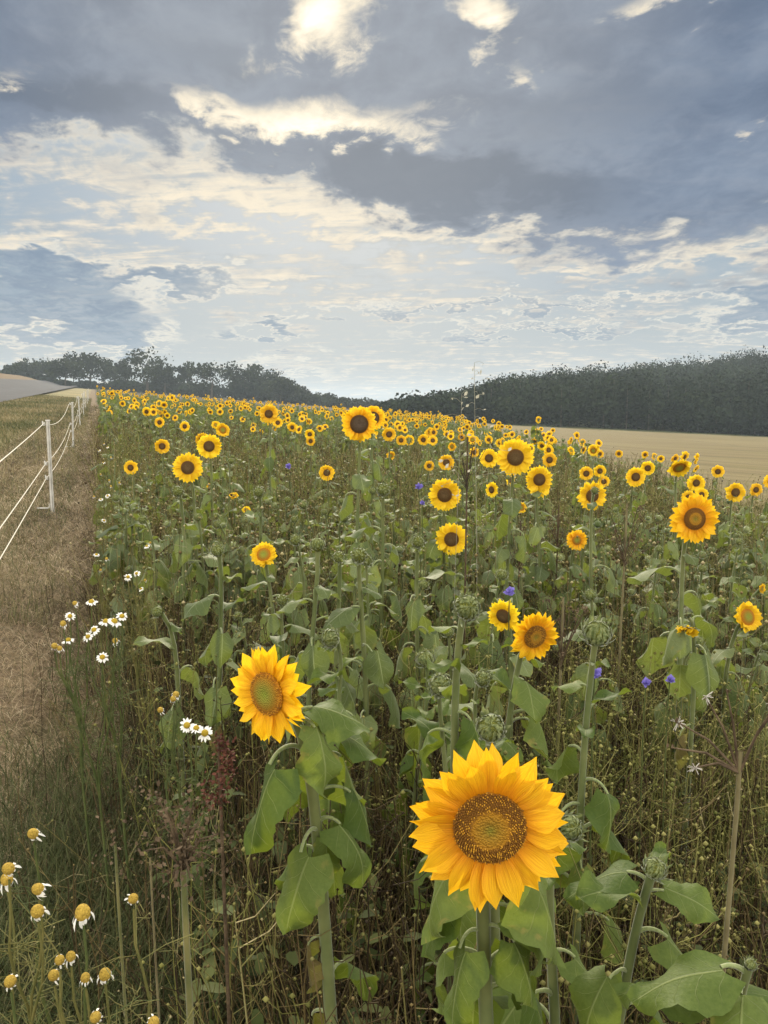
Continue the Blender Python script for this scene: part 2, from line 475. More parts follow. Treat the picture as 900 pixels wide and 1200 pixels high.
def leaf_geo(seed, L, lp, e0, e1, e2, fold, nr, ncc, wide=.8, psides=5, pr=.0026):
    """petiole starting at the origin going +x and up, arching over, then a heart-shaped blade. Returns (petiole V,Q) and (blade V,Q,uv)"""
    r = np.random.default_rng(seed)
    npet = max(4, nr - 2)
    ang = np.linspace(e0, e1, npet); st = lp / (npet - 1)
    pts = [np.zeros(3)]
    for i in range(1, npet): pts.append(pts[-1] + st * np.array([math.cos(ang[i]), 0, math.sin(ang[i])]))
    pts = np.array(pts)
    yaw = r.normal(0, .15); pts[:, 1] += yaw * pts[:, 0] ** 2 / max(lp, .01)
    pet = tubes(pts, np.linspace(pr * 1.5, pr * .9, npet), psides)
    t = np.linspace(0, 1, nr); a = e1 + (e2 - e1) * np.clip(t * 1.15, 0, 1) ** .8 + .10 * np.sin(t * 6 + r.uniform(0, 6))
    c = [pts[-1] - np.array([math.cos(a[0]), 0, math.sin(a[0])]) * .0]
    for i in range(1, nr): c.append(c[-1] + L / (nr - 1) * np.array([math.cos(a[i]), 0, math.sin(a[i])]))
    c = np.array(c)
    nrm = np.stack([-np.sin(a), 0 * a, np.cos(a)], -1); tan = np.stack([np.cos(a), 0 * a, np.sin(a)], -1)
    s = np.linspace(-1, 1, ncc)
    w = L * wide * .5 * (1.62 * (t + .035) ** .42 * (1 - t) ** .72 * (1 + .25 * t) + .0)
    tooth = 1 + .07 * np.sin(t * 38 + r.uniform(0, 6)) + r.normal(0, .03, nr)
    ph, am = r.uniform(0, 6), r.uniform(.07, .17) * L
    asym = r.normal(0, .06)
    V = np.zeros((nr, ncc, 3))
    for j, sj in enumerate(s):
        ww = w * (tooth if abs(sj) > .99 else 1) * (1 + asym * np.sign(sj))
        lobe = -.16 * L * abs(sj) ** 1.5 * (1 - t) ** 5
        ff = fold * (1 - .35 * t)
        up = -np.abs(sj) ** 1.2 * ww * np.sin(ff) + am * np.sin(t * 8 + ph + 1.5 * np.sign(sj)) * sj ** 2
        # raised quilted blade between the side veins
        up = up + .032 * L * np.sin(PI * np.abs(sj)) * np.sin((t - .3 * abs(sj)) * 6.5 * 2 * PI) ** 2 * (1 - t)
        lat = sj * ww * np.cos(ff)
        V[:, j] = c + tan * lobe[:, None] + nrm * up[:, None] + np.array([0, 1, 0]) * lat[:, None]
    V[:, :, 1] += pts[-1, 1]
    uv = np.stack([np.broadcast_to(s * .5 + .5, (nr, ncc)), np.broadcast_to(t[:, None], (nr, ncc))], -1)
    return pet, (V.reshape(-1, 3), grid_quads(nr, ncc), uv.reshape(-1, 2))

LEAVES = {}
def leaf_variant(style, lod, v):
    """unit blade length 1"""
    key = (style, lod, v)
    if key in LEAVES: return LEAVES[key]
    sd = 1000 + v * 31 + {'hang': 0, 'out': 400, 'up': 800, 'dry': 1200}[style]
    r = np.random.default_rng(sd)
    nr, ncc = {0: (15, 9), 1: (8, 5), 2: (5, 3)}[lod]
    e = {'hang': (R(r.uniform(45, 75)), R(r.uniform(-65, -30)), R(r.uniform(-105, -80))),
         'out': (R(r.uniform(30, 60)), R(r.uniform(-15, 15)), R(r.uniform(-60, -30))),
         'up': (R(r.uniform(55, 75)), R(r.uniform(25, 45)), R(r.uniform(-25, 10))),
         'dry': (R(20), R(-70), R(r.uniform(-110, -85)))}[style]
    lp = {'hang': r.uniform(.38, .65), 'out': r.uniform(.3, .5), 'up': r.uniform(.15, .3), 'dry': r.uniform(.4, .6)}[style]
    fold = {'hang': r.uniform(.35, .75), 'out': r.uniform(.15, .5), 'up': r.uniform(-.5, -.1), 'dry': r.uniform(.9, 1.3)}[style]
    wide = {'hang': r.uniform(.85, 1.05), 'out': r.uniform(.75, .95), 'up': r.uniform(.5, .65), 'dry': .6}[style]
    pet, bl = leaf_geo(sd, 1.0, lp, *e, fold, nr, ncc, wide, {0: 7, 1: 4, 2: 3}[lod], .022)
    LEAVES[key] = (pet, bl)
    return LEAVES[key]
LMESH = {}
def leaf_meshes(style, lod, v):
    key = (style, lod, v)
    if key not in LMESH:
        pet, bl = leaf_variant(style, lod, v)
        lm = 'dry_leaf' if style == 'dry' else ('leaf' if lod == 0 else 'leaf_sage')
        if lod == 0:
            LMESH[key] = (build('leaf', bl[0], bl[1], None, bl[2], [lm]), build('petiole', pet[0], pet[1], None, None, ['petiole']))
        else:
            g = Geo(); g.add(bl[0], bl[1], None, bl[2], 0); g.add(pet[0], pet[1], None, None, 1)
            LMESH[key] = (g.mesh('leaf', [lm, 'petiole']), None)
    return LMESH[key]

def face_matrix(f, roll=0.0):
    f = np.asarray(f, float); f = f / np.linalg.norm(f)
    x = np.cross([0, 0, 1.0], f)
    if np.linalg.norm(x) < 1e-3: x = np.array([1.0, 0, 0])
    x /= np.linalg.norm(x); y = np.cross(f, x)
    return np.stack([x, y, f], -1) @ rotz(roll)

def facing(az, el):
    """az degrees from straight towards the camera (-y), positive to the right; el degrees up"""
    a, e = R(az), R(el)
    return np.array([math.sin(a) * math.cos(e), -math.cos(a) * math.cos(e), math.sin(e)])

def orient(v):
    f = v / (np.linalg.norm(v, axis=1, keepdims=True) + 1e-9)
    x = np.cross(np.array([[.01, .02, 1.0]]), f); x /= np.linalg.norm(x, axis=1, keepdims=True) + 1e-9
    return np.stack([x, np.cross(f, x), f], -1)

HEAD_LIST = []   # projected heads to keep clear: px, py, r_px, depth

def stem_curve(base, H, f, n, neck=.10):
    base = np.array(base, float); H = np.array(H, float)
    h = H[2] - base[2]
    P1 = base + np.array([0, 0, .55 * h]); P2 = H - f * neck + np.array([0, 0, -.06])
    t = np.linspace(0, 1, n)[:, None]
    return (1 - t) ** 3 * base + 3 * (1 - t) ** 2 * t * P1 + 3 * (1 - t) * t ** 2 * P2 + t ** 3 * H

LEAF_V = 6
def sunflower(H, rad, kind, face, label, group, lod, seed, leaves=None, base_off=None, nleaf=11, leaf_size=.110, stem_r=.0068, roll=None, low=.34, leafmul=1.0, gname='sunflower', cat='sunflower'):
    """H = centre of the flower or bud, rad = its outer radius"""
    r = np.random.default_rng(seed)
    f = facing(*face)
    bx, by = base_off if base_off is not None else (r.normal(0, .03), r.uniform(.0, .06))
    B = np.array([H[0] + bx, H[1] + by, 0.0]); B[2] = G(B[0], B[1])
    root = empty(gname, B, label, cat, group)
    is_bud = kind == 'bud'
    back = .42 * .45 * rad if not is_bud else .75 * rad
    n = {0: 16, 1: 9, 2: 6}[lod]
    c = stem_curve(B, H - f * back, f, n, .07 + rad * .5)
    rr = np.linspace(stem_r * 1.25, stem_r * .75, n); rr[-1] *= 1.15
    wob = np.sin(np.linspace(0, 7, n) + seed)[:, None] * np.array([[.006, .004, 0]]) * np.linspace(1, 0, n)[:, None]
    V, Q = tubes(c + wob - B, rr, {0: 10, 1: 6, 2: 4}[lod])
    obj('stem', build('stem', V, Q, None, None, ['stem']), root)
    Mh = face_matrix(f, r.uniform(0, 6.28) if roll is None else roll)
    mw = mat4(Mh * (rad * (.80 if is_bud else 1.0)), H - B)
    if is_bud:
        core, wh = bud_variant(lod, int(r.integers(0, 4)))
        o = obj('flower_bud', core, root, mw); obj('bract_whorl', wh, o)
    else:
        ca, co, di = head_variant((kind, lod, int(r.integers(0, 3))))
        o = obj('flower_head', ca, root, mw); obj('corolla', co, o); obj('seed_disc', di, o)
    if leaves is None:
        leaves = []
        a0 = r.uniform(0, 6.28)
        for i in range(nleaf):
            q = i / max(nleaf - 1, 1)
            hf = low + (.955 - low) * q ** .75
            st = 'hang' if q < .72 else ('out' if r.random() < .6 else 'up')
            if is_bud and q > .8: st = 'up' if r.random() < .7 else 'out'
            sz = leaf_size * (1.0 - .45 * abs(q - .45)) * r.uniform(.75, 1.15) * (.62 if q > .85 else 1)
            if q < .2 and r.random() < .5: st = 'dry'
            leaves.append((hf, math.degrees(a0) + i * 137.5 + r.normal(0, 15), sz * leafmul, st))
    cum = np.maximum.accumulate((c[:, 2] - B[2]) / (c[:, 2].max() - B[2]))
    for i, (hf, az, sz, st) in enumerate(leaves):
        p = np.array([np.interp(hf, cum, c[:, k]) for k in range(3)])
        bl, pe = leaf_meshes(st, lod, int(r.integers(0, LEAF_V)))
        m = rotz(R(az)) * sz
        m = m @ rotx(r.normal(0, .12))
        lo = obj('leaf', bl, root, mat4(m, p - B))
        if pe is not None: obj('petiole', pe, lo)
        if st == 'dry': lo['label'] = 'withered brown leaf'
    px, py, d = proj(H); HEAD_LIST.append((px, py, rad / d * F, d))
    return root

def lod_of(d): return 0 if d < 1.75 else (1 if d < 4.2 else 2)
SZ = .13
BL, BU = 'sunflowers in bloom', 'sunflowers still in bud'

# --- the three large flowers and other near plants, leaf by leaf where the photo shows them
def bloom(px, py, Dpx, kind, face, label, depth=None, **kw):
    d = depth or SZ * F / Dpx
    H = at(px, py, d)
    return sunflower(H, Dpx / 2 / F * d, kind, face, label, BL, kw.pop('lod', lod_of(d)), int(px * 7 + py), **kw)
def bud(px, py, Dpx, face, label, depth, **kw):
    H = at(px, py, depth)
    return sunflower(H, Dpx / 2 / F * depth, 'bud', face, label, BU, kw.pop('lod', lod_of(depth)), int(px * 7 + py), **kw)

bloom(574, 970, 200, 'young', (-2, 2), 'largest sunflower, full golden head with a green-centred brown disc, at the bottom', .70, roll=.2,
      base_off=(.02, .05), stem_r=.0078,
      leaves=[(.93, -160, .082, 'hang'), (.92, -25, .095, 'hang'), (.90, 50, .10, 'out'), (.88, 175, .07, 'hang'), (.86, -5, .08, 'hang'), (.84, -40, .07, 'hang'), (.83, -150, .07, 'hang'), (.79, 30, .09, 'hang'), (.76, -20, .075, 'hang'), (.80, 165, .08, 'hang'), (.72, 100, .09, 'hang'), (.6, 215, .09, 'dry'), (.55, -60, .08, 'dry'), (.5, 20, .09, 'hang'), (.4, 140, .09, 'dry')])
bloom(313, 813, 122, 'green', (-36, 2), 'second largest sunflower, orange-gold with a plain green disc, turned slightly left', .95, roll=1.0,
      base_off=(.075, .03), stem_r=.0082,
      leaves=[(.96, 8, .088, 'out'), (.945, -50, .085, 'hang'), (.915, 10, .095, 'out'), (.895, -148, .108, 'hang'), (.86, 100, .09, 'hang'), (.775, -125, .098, 'hang'), (.79, -22, .092, 'hang'), (.775, -72, .055, 'hang'), (.87, 45, .10, 'hang'), (.83, -10, .085, 'hang'), (.74, 150, .08, 'hang'), (.70, 60, .085, 'hang'), (.62, 180, .07, 'dry'), (.55, 60, .09, 'hang'), (.5, 150, .09, 'dry')])
bloom(627, 746, 66, 'young', (18, -8), 'golden sunflower with overlapping uneven petals right of the large green bud', 1.55, base_off=(-.06, .03), nleaf=12, leaf_size=.115)
bloom(590, 722, 42, 'brown', (-30, -10), 'sunflower half hidden behind the golden uneven-petalled one', 1.85, nleaf=6)
bloom(814, 608, 62, 'young', (3, 4), 'broad yellow sunflower standing alone above large leaves before the right edge', 2.0, nleaf=10, leaf_size=.125)
bloom(529, 632, 41, 'brown', (0, 0), 'round yellow sunflower directly below another of its size in mid field', 2.9)
bloom(521, 580, 41, 'brown', (-4, 0), 'yellow sunflower with short petals above another of its size in mid field', 2.9)
bloom(604, 536, 47, 'brown', (-3, 3), 'tall sunflower with a wide dark disc against the stubble field', 2.75, leaf_size=.13)
bloom(632, 562, 35, 'brown', (6, -2), 'sunflower just below right of the tall wide-disced one', 3.2)
bloom(421, 497, 44, 'grey', (-2, 2), 'tallest sunflower with a greyish disc reaching the skyline', 2.9, base_off=(-.02, .03), leaf_size=.135, nleaf=9)
bloom(437, 490, 31, 'grey', (8, 3), 'sunflower peeping out behind the tallest one at the skyline', 4.0)
bloom(220, 548, 38, 'brown', (0, 4), 'full round yellow sunflower at left, lower of a close pair', 3.2)
bloom(245, 523, 31, 'brown', (6, 0), 'round yellow sunflower at left, upper of a close pair', 3.9)
bloom(153, 548, 18, 'brown', (-2, 0), 'small sunflower closest to the path and fence', 4.6, nleaf=6)
bloom(309, 650, 34, 'small', (-5, 30), 'half-open sunflower with short petals above the second largest flower', 2.5)
bloom(676, 633, 27, 'green', (5, 8), 'small orange-yellow sunflower on its own in mid field', 3.2)
bloom(876, 723, 40, 'small', (18, 18), 'half-open sunflower with short petals at the right picture edge', 2.2)
bloom(694, 581, 37, 'brown', (8, 0), 'sunflower partly hidden by a green bud in front of it', 3.2)
bloom(796, 548, 30, 'small', (5, -40), 'nodding sunflower with its upper petals folded down over a dark disc', 3.9)
bloom(745, 559, 25, 'brown', (0, 0), 'round sunflower left of the nodding one before the stubble field', 4.6)
bloom(862, 577, 25, 'brown', (0, 0), 'dark-centred sunflower above the right end of the field', 4.4)
bloom(315, 485, 24, 'brown', (0, 0), 'sunflower standing larger than its neighbours below the left tree line', 5.0)
bloom(261, 504, 19, 'small', (30, 10), 'ragged sunflower turned right above the close pair', 5.6)
bloom(190, 523, 19, 'brown', (14, 0), 'sunflower split by a leaf hanging in front of its disc', 5.2)
bloom(383, 554, 20, 'brown', (-5, 5), 'small dark-centred sunflower left below the tallest one', 5.0)
bloom(573, 537, 24, 'brown', (-15, 0), 'sunflower tucked behind the left side of the tall wide-disced one', 4.6)
bloom(187, 495, 13, 'brown', (0, 0), 'small sunflower, lower of two near the top of the left field edge', 8.2)
bloom(180, 483, 10, 'brown', (0, 0), 'tiny sunflower, upper of two near the top of the left field edge', 10.5)
bloom(523, 542, 20, 'brown', (0, 0), 'sunflower above the short-petalled one in mid field', 5.4)
bloom(503, 546, 13, 'brown', (0, 0), 'small sunflower to the left of another above the short-petalled one', 6.5)
bloom(644, 539, 19, 'brown', (0, 0), 'sunflower right of the tall wide-disced one, ringed in pale yellow', 5.6)
bloom(687, 555, 18, 'brown', (0, 0), 'left one of two sunflowers above the bud-hidden one', 6.0)
bloom(703, 552, 16, 'brown', (0, 0), 'right one of two sunflowers above the bud-hidden one', 6.6)
bloom(816, 566, 21, 'brown', (0, 0), 'upper sunflower of the bunch behind the broad yellow one', 5.0)
bloom(822, 580, 18, 'brown', (4, 0), 'right lower sunflower of the bunch behind the broad yellow one', 4.2)
bloom(807, 583, 18, 'brown', (-4, 10), 'left lower sunflower of the bunch behind the broad yellow one', 4.0)
bloom(886, 574, 17, 'brown', (4, 0), 'sunflower beside the right picture edge with a twin just behind', 5.4)
bloom(363, 509, 13, 'brown', (0, 0), 'upper of two touching sunflowers left of the tallest one', 7.6)
bloom(364, 517, 12, 'brown', (0, 0), 'lower of two touching sunflowers left of the tallest one', 7.0)
bloom(456, 509, 18, 'brown', (4, 0), 'bright sunflower close to the right of the tallest one', 6.4)
bloom(470, 516, 13, 'brown', (6, 0), 'small sunflower second to the right of the tallest one', 7.6)
bloom(458, 534, 13, 'small', (30, 0), 'small sunflower seen from the side below right of the tallest one', 6.6)
bloom(611, 595, 15, 'small', (20, 10), 'tiny half-open sunflower below the leaves of the tall wide-disced one', 3.6, nleaf=5)
bloom(576, 574, 20, 'brown', (-50, 0), 'sunflower with only its left petals showing beside a big leaf', 4.0)
bloom(289, 598, 12, 'small', (20, 40), 'tiny half-open sunflower lying almost flat in the left mid field', 4.0, nleaf=5)
bloom(274, 581, 12, 'small', (0, 55), 'tiny sunflower opening upwards right below the close pair', 4.4, nleaf=5)
bloom(246, 570, 9, 'small', (0, 20), 'tiniest half-open sunflower under the close pair', 5.0, nleaf=5)
bloom(893, 690, 14, 'small', (40, 0), 'orange half-open sunflower cut by the right picture edge', 2.8, nleaf=6)

bud(548, 712, 40, (8, 20), 'large dark green sunflower bud left of the uneven-petalled golden flower', 1.2, nleaf=14, leaf_size=.105, stem_r=.007)
bud(421, 651, 25, (4, 8), 'round green bud on a pale stem, right one of a pair in mid field', 1.75, nleaf=11, leaf_size=.11)
bud(397, 653, 19, (0, 8), 'small round green bud, left one of a pair in mid field', 2.0, nleaf=6)
bud(372, 638, 24, (0, 75), 'closed pointed bud held upright between two spreading leaves', 1.75, nleaf=12)
bud(255, 645, 22, (-8, 50), 'fringed bud on top of a tall leafy stem above the second largest flower', 1.9, nleaf=12)
bud(449, 574, 21, (0, 10), 'round bud below right of the tallest sunflower', 2.5)
bud(303, 577, 17, (0, 10), 'small round bud with two leaves spread below, left mid field', 3.0)
bud(208, 576, 18, (0, 10), 'bud showing a first yellow spot below the close pair of sunflowers', 2.8)
bud(184, 717, 18, (-40, 25), 'bud leaning left on the edge of the path', 2.0, nleaf=6)
bud(700, 742, 44, (0, 60), 'pale spiky bud opening upwards above a blue cornflower', 1.2, nleaf=13, leaf_size=.098, stem_r=.006)
bud(490, 635, 20, (0, 15), 'small bud left beside the lower of two equal sunflowers', 2.2)
bud(575, 853, 44, (-5, 35), 'spiky green bud rising just behind the top of the largest flower', .98, nleaf=10, leaf_size=.10)
bud(668, 970, 40, (25, 30), 'pale green bud poking out right of the largest flower', .92, nleaf=9, leaf_size=.10)
bud(768, 1018, 34, (10, 55), 'fuzzy young bud among upright leaves in the lower right corner', .80, stem_r=.006, base_off=(-.05, .04),
    leaves=[(.985, 165, .075, 'out'), (.985, 55, .05, 'up'), (.97, -30, .06, 'out'), (.95, 200, .075, 'up'), (.90, -20, .085, 'hang'), (.84, -140, .08, 'hang'), (.78, 15, .09, 'hang'), (.72, 170, .08, 'hang'), (.68, -70, .1, 'out'), (.6, 60, .09, 'hang'), (.5, 190, .08, 'dry')])
bud(697, 575, 12, (0, 20), 'bud standing in front of a half-covered sunflower', 2.9, nleaf=5)
bud(880, 1130, 18, (10, 60), 'low bud over a broad spreading leaf in the bottom right corner', .70, base_off=(.02, .04), stem_r=.005,
    leaves=[(.99, 178, .088, 'out'), (.97, -120, .08, 'out'), (.94, 150, .09, 'out'), (.9, 60, .1, 'out'), (.8, 200, .09, 'hang'), (.7, -60, .1, 'hang')])

# ------------------------------------------------------------------ the rest of the 300 largest, copied shapes with their own pose
def field_u0(y): return -.05 + .012 * np.minimum(y, 15)
XMAX = 3.5
def blocked(px, py, hw, d, margin=4):
    for (x, y, r, dd) in HEAD_LIST[:70]:
        if dd > d and abs(px - x) < hw + r and py < y + r + margin: return True
    return False

n_bloom = n_bud = 0
spots = []
tries = 0
while len(spots) < 250 and tries < 20000:
    tries += 1
    y = 1.25 + 11.5 * rng.random() ** 1.15
    x = rng.uniform(-.37 * y + field_u0(y), min(XMAX, .56 * y + .1))
    px, py, d = proj((x, y, 1.0))
    if px < -40 or px > 960: continue
    if .25 < x < 1.1 and 1.1 < y < 1.95: continue            # bare patch of pod weeds
    if x + .37 * y < .35 and y < 2.6: continue
    md = .15 + .012 * y
    if any((x - a) ** 2 + (y - b) ** 2 < md * md for a, b, *_ in spots): continue
    p_bloom = .0 if y < 4.2 else min(.30 if x < .3 else .6, .06 + (y - 4.2) * (.045 if x < .3 else .10))
    is_bloom = rng.random() < p_bloom
    gz = G(x, y)
    h = rng.normal(.96, .06) if is_bloom else rng.normal(.82, .09)
    if y < 3: h = min(h, .84)
    ok = False
    for _ in range(4):
        tp = proj((x, y, gz + h))
        if not blocked(tp[0], tp[1] - .05 / tp[2] * F, .10 / tp[2] * F, tp[2]): ok = True; break
        h -= .09
    if not ok or h < .5: continue
    spots.append((x, y, h, is_bloom))

def side_words(px):
    return 'left third' if px < 300 else ('middle' if px < 600 else 'right third')
for i, (x, y, h, b) in enumerate(spots):
    H = np.array([x, y, G(x, y) + h]); px, py, d = proj(H)
    third = side_words(px)
    if b:
        k = 'brown' if rng.random() < .8 else 'small'
        sz = rng.uniform(.045, .068)
        lab = f'open sunflower among the many small ones in the {third} of the upper field'
        sunflower(H, sz, k, (rng.normal(0, 30) if rng.random() < .88 else rng.uniform(80, 280), rng.normal(0, 14)), lab, BL, lod_of(d), 5000 + i, nleaf=8 if d < 8 else 6, leaf_size=.125, stem_r=.006)
    else:
        dist = 'nearer' if y < 4 else 'farther'
        lab = f'unopened green sunflower among the {dist} leafy ones in the {third} of the field'
        sunflower(H, rng.uniform(.018, .027), 'bud', (rng.normal(0, 25), rng.uniform(0, 70)), lab, BU, lod_of(d), 5000 + i, nleaf=13 if d < 5 else 8, leaf_size=.108, stem_r=.005)

# withered sunflower with a yellow hanging head
def withered():
    H = at(805, 748, 1.75); B = np.array([H[0] + .03, H[1] + .03, G(H[0], H[1])])
    root = empty('sunflower', B, 'withered sunflower with crumpled yellow petals hanging from a bent stem', 'sunflower', 'withered sunflowers')
    c = stem_curve(B, H + np.array([0, 0, .05]), np.array([-.5, -.5, -.3]), 12, .12)
    V, Q = tubes(c - B, np.linspace(.007, .004, 12), 7); obj('stem', build('stem', V, Q, None, None, ['stem']), root)
    ca, co, di = head_variant(('small', 1, 2))
    m = mat4(face_matrix(facing(-25, -60), 1) * .028, H + np.array([0, 0, .02]) - B)
    o = obj('flower_head', ca, root, m); c2 = obj('corolla', co, o); c2.scale = (.95, .95, 1.6); obj('seed_disc', di, o)
    for hf, az, sz, st in [(.93, 20, .08, 'hang'), (.85, 190, .085, 'hang'), (.75, -80, .1, 'hang'), (.65, 70, .1, 'hang'), (.5, 200, .09, 'dry')]:
        p = np.array([np.interp(hf, np.linspace(0, 1, 12), c[:, k]) for k in range(3)])
        bl, pe = leaf_meshes(st, 1, int(rng.integers(0, LEAF_V)))
        obj('leaf', bl, root, mat4(rotz(R(az)) * sz, p - B))
withered()

# ------------------------------------------------------------------ farther sunflowers: one mass
def far_field():
    g = Geo()
    n = 2800
    y = 3.2 + 49 * rng.random(n * 2) ** 1.4
    x = -.37 * y + field_u0(y) + rng.random(n * 2) * (XMAX + .37 * y - field_u0(y)) 
    keep = (y > 12.0) | (rng.random(n * 2) < .6)
    x, y = x[keep][:n], y[keep][:n]; n = len(x)
    gz = ground(x, y)
    near = y < 10
    op = ~near & (rng.random(n) < np.clip(.12 + y * .008, 0, .5) * np.where(x > -.02 * y, 1.35, .85))
    h = np.where(op, rng.normal(.97, .09, n), np.where(near, rng.normal(.62, .10, n), rng.normal(.84, .09, n)))
    # heads
    hd = Geo(); cor = corolla(3, 22, .42, 4, 2, 1.15, .1, .12, 2); a = cor.arrays(); hd.add(a[0], a[1], a[2], a[3], 0)
    dd = disc_geo(.44, 4, 10).arrays(); hd.add(dd[0], dd[1], dd[2], dd[3], 1)
    ca = calyx_geo(4, .42, 8, True).arrays(); hd.add(ca[0], ca[1], None, ca[3], 2)
    V, Q, T, uv, fm, _ = hd.arrays()
    i = np.where(op)[0]
    fs = [facing(rng.normal(0, 30) if rng.random() < .85 else rng.uniform(70, 290), rng.normal(0, 14)) for _ in i]
    Ms = np.array([face_matrix(f, rng.uniform(0, 6)) * rng.uniform(.045, .07) for f in fs])
    ts = np.stack([x[i], y[i], gz[i] + h[i]], -1)
    VV, QQ, TT, UU, tv = tile(V, Q, T, uv, Ms, ts, rng.random(len(i)))
    base = g.n
    # keep material index per face for tiled copies
    nq, nt_ = len(Q), len(T)
    g.V.append(VV); g.uv.append(UU); g.tv.append(tv); g.Q.append(QQ + base); g.T.append(TT + base)
    g.fq.append(np.tile(fm[:nq], len(i))); g.ft.append(np.tile(fm[nq:], len(i))); g.n += len(VV)
    # stems
    t = np.linspace(0, 1, 4)[None, :, None]
    P = np.stack([x, y, gz], -1)[:, None, :] + t * (np.stack([0 * x, 0 * x + .03, h - .03], -1))[:, None, :] + np.sin(t * 3 + x[:, None, None]) * np.array([.02, .02, 0])
    V, Q = tubes(P, np.full((n, 4), .006), 3); g.add(V, Q, None, None, 3, .5)
    # buds
    j = np.where(~op)[0]
    oct_ = np.array([[1, 0, 0], [0, 1, 0], [-1, 0, 0], [0, -1, 0], [0, 0, 1], [0, 0, -1.]]); ot = np.array([[0, 1, 4], [1, 2, 4], [2, 3, 4], [3, 0, 4], [1, 0, 5], [2, 1, 5], [3, 2, 5], [0, 3, 5]])
    lb = Geo(); th = np.linspace(.15, PI * .9, 5)[:, None]; aa = np.linspace(0, 2 * PI, 7, endpoint=False)[None, :]
    lb.add(np.stack([np.sin(th) * np.cos(aa), np.sin(th) * np.sin(aa), np.cos(th) * .8 + 0 * aa], -1).reshape(-1, 3), grid_quads(5, 7, wrap=True))
    for q in range(9):
        Vb, Qb, _ = petal(3, 2, 1.3, .5, .5, .2, 0); lb.add(Vb @ roty(-.5).T @ rotz(q * 2.4).T + np.array([0, 0, -.3]) + .6 * np.array([math.cos(q * 2.4), math.sin(q * 2.4), 0]), Qb)
    la = lb.arrays()
    Ms = np.array([face_matrix(facing(rng.normal(0, 30), rng.uniform(0, 80)), 0) for _ in j]) * rng.uniform(.014, .023, len(j))[:, None, None]
    VV, QQ, _, _, tv = tile(la[0], la[1], None, None, Ms, np.stack([x[j], y[j], gz[j] + h[j]], -1), rng.random(len(j)))
    g.add(VV, QQ, None, None, 2, tv)
    # leaves
    for v in range(LEAF_V):
        pet, bl = leaf_variant('hang' if v < 4 else 'out', 2, v)
        sel = np.repeat(np.arange(n), 2)
        hf = rng.uniform(.45, .96, len(sel))
        az = rng.uniform(0, 6.28, len(sel)); s = rng.uniform(.07, .125, len(sel))
        Ms = rotz(az) * s[:, None, None]
        ts = np.stack([x[sel], y[sel], gz[sel] + h[sel] * hf], -1)
        VV, QQ, _, UU, tv = tile(bl[0], bl[1], None, bl[2], Ms, ts, np.repeat(rng.random(n), 2))
        g.add(VV, QQ, None, UU, 4, tv)
    o = obj('sunflower_field', g.mesh('sunflower_field', ['petal_far', 'disc_brown', 'bract', 'stem', 'leaf_far']))
    tag(o, 'distant crowd of small sunflowers climbing the slope to the skyline', 'sunflower field', kind='stuff')
far_field()

# ------------------------------------------------------------------ undergrowth
def scatter_field(n, y0, y1, pw=1.0, u_lo=-.35, wide=1.0):
    y = y0 + (y1 - y0) * rng.random(n * 3) ** pw
    lo = -.37 * y + u_lo; hi = np.minimum(XMAX + .2, .55 * y + .15)
    lo = np.maximum(lo, -.58 * y - .15)
    w = hi - lo
    keep = rng.random(n * 3) < w / w.max() * 1.0
    x = lo + rng.random(n * 3) * w
    return x[keep][:n], y[keep][:n]

def blades(x, y, L, lean, wid, nseg=3, z0=0.0, rise=1.0):
    n = len(x); az = rng.uniform(0, 2 * PI, n)
    t = np.linspace(0, 1, nseg + 1)[None, :]
    dx, dy = np.cos(az)[:, None], np.sin(az)[:, None]
    out = (lean[:, None] * t ** 1.6) * L[:, None]
    up = rise * L[:, None] * t * np.sqrt(np.clip(1 - (lean[:, None] * t) ** 2 * .8, .02, 1))
    px = x[:, None] + dx * out; py = y[:, None] + dy * out; pz = ground(x, y)[:, None] + z0 + up
    C = np.stack([px, py, pz], -1)
    tw = rng.uniform(-.8, .8, n)[:, None] + az[:, None] + PI / 2
    side = np.stack([np.cos(tw), np.sin(tw), 0 * tw], -1) * (wid[:, None] * (1 - t ** 1.5 * .92))[..., None] * .5
    V = np.stack([C - side, C + side], 2)
    q = grid_quads(nseg + 1, 2)
    Q = (q[None] + (np.arange(n) * (nseg + 1) * 2)[:, None, None]).reshape(-1, 4)
    return V.reshape(-1, 3), Q, (nseg + 1) * 2

OCT = np.array([[1, 0, 0], [0, 1, 0], [-1, 0, 0], [0, -1, 0], [0, 0, 1], [0, 0, -1.]])
OCT_T = np.array([[0, 1, 4], [1, 2, 4], [2, 3, 4], [3, 0, 4], [1, 0, 5], [2, 1, 5], [3, 2, 5], [0, 3, 5]])

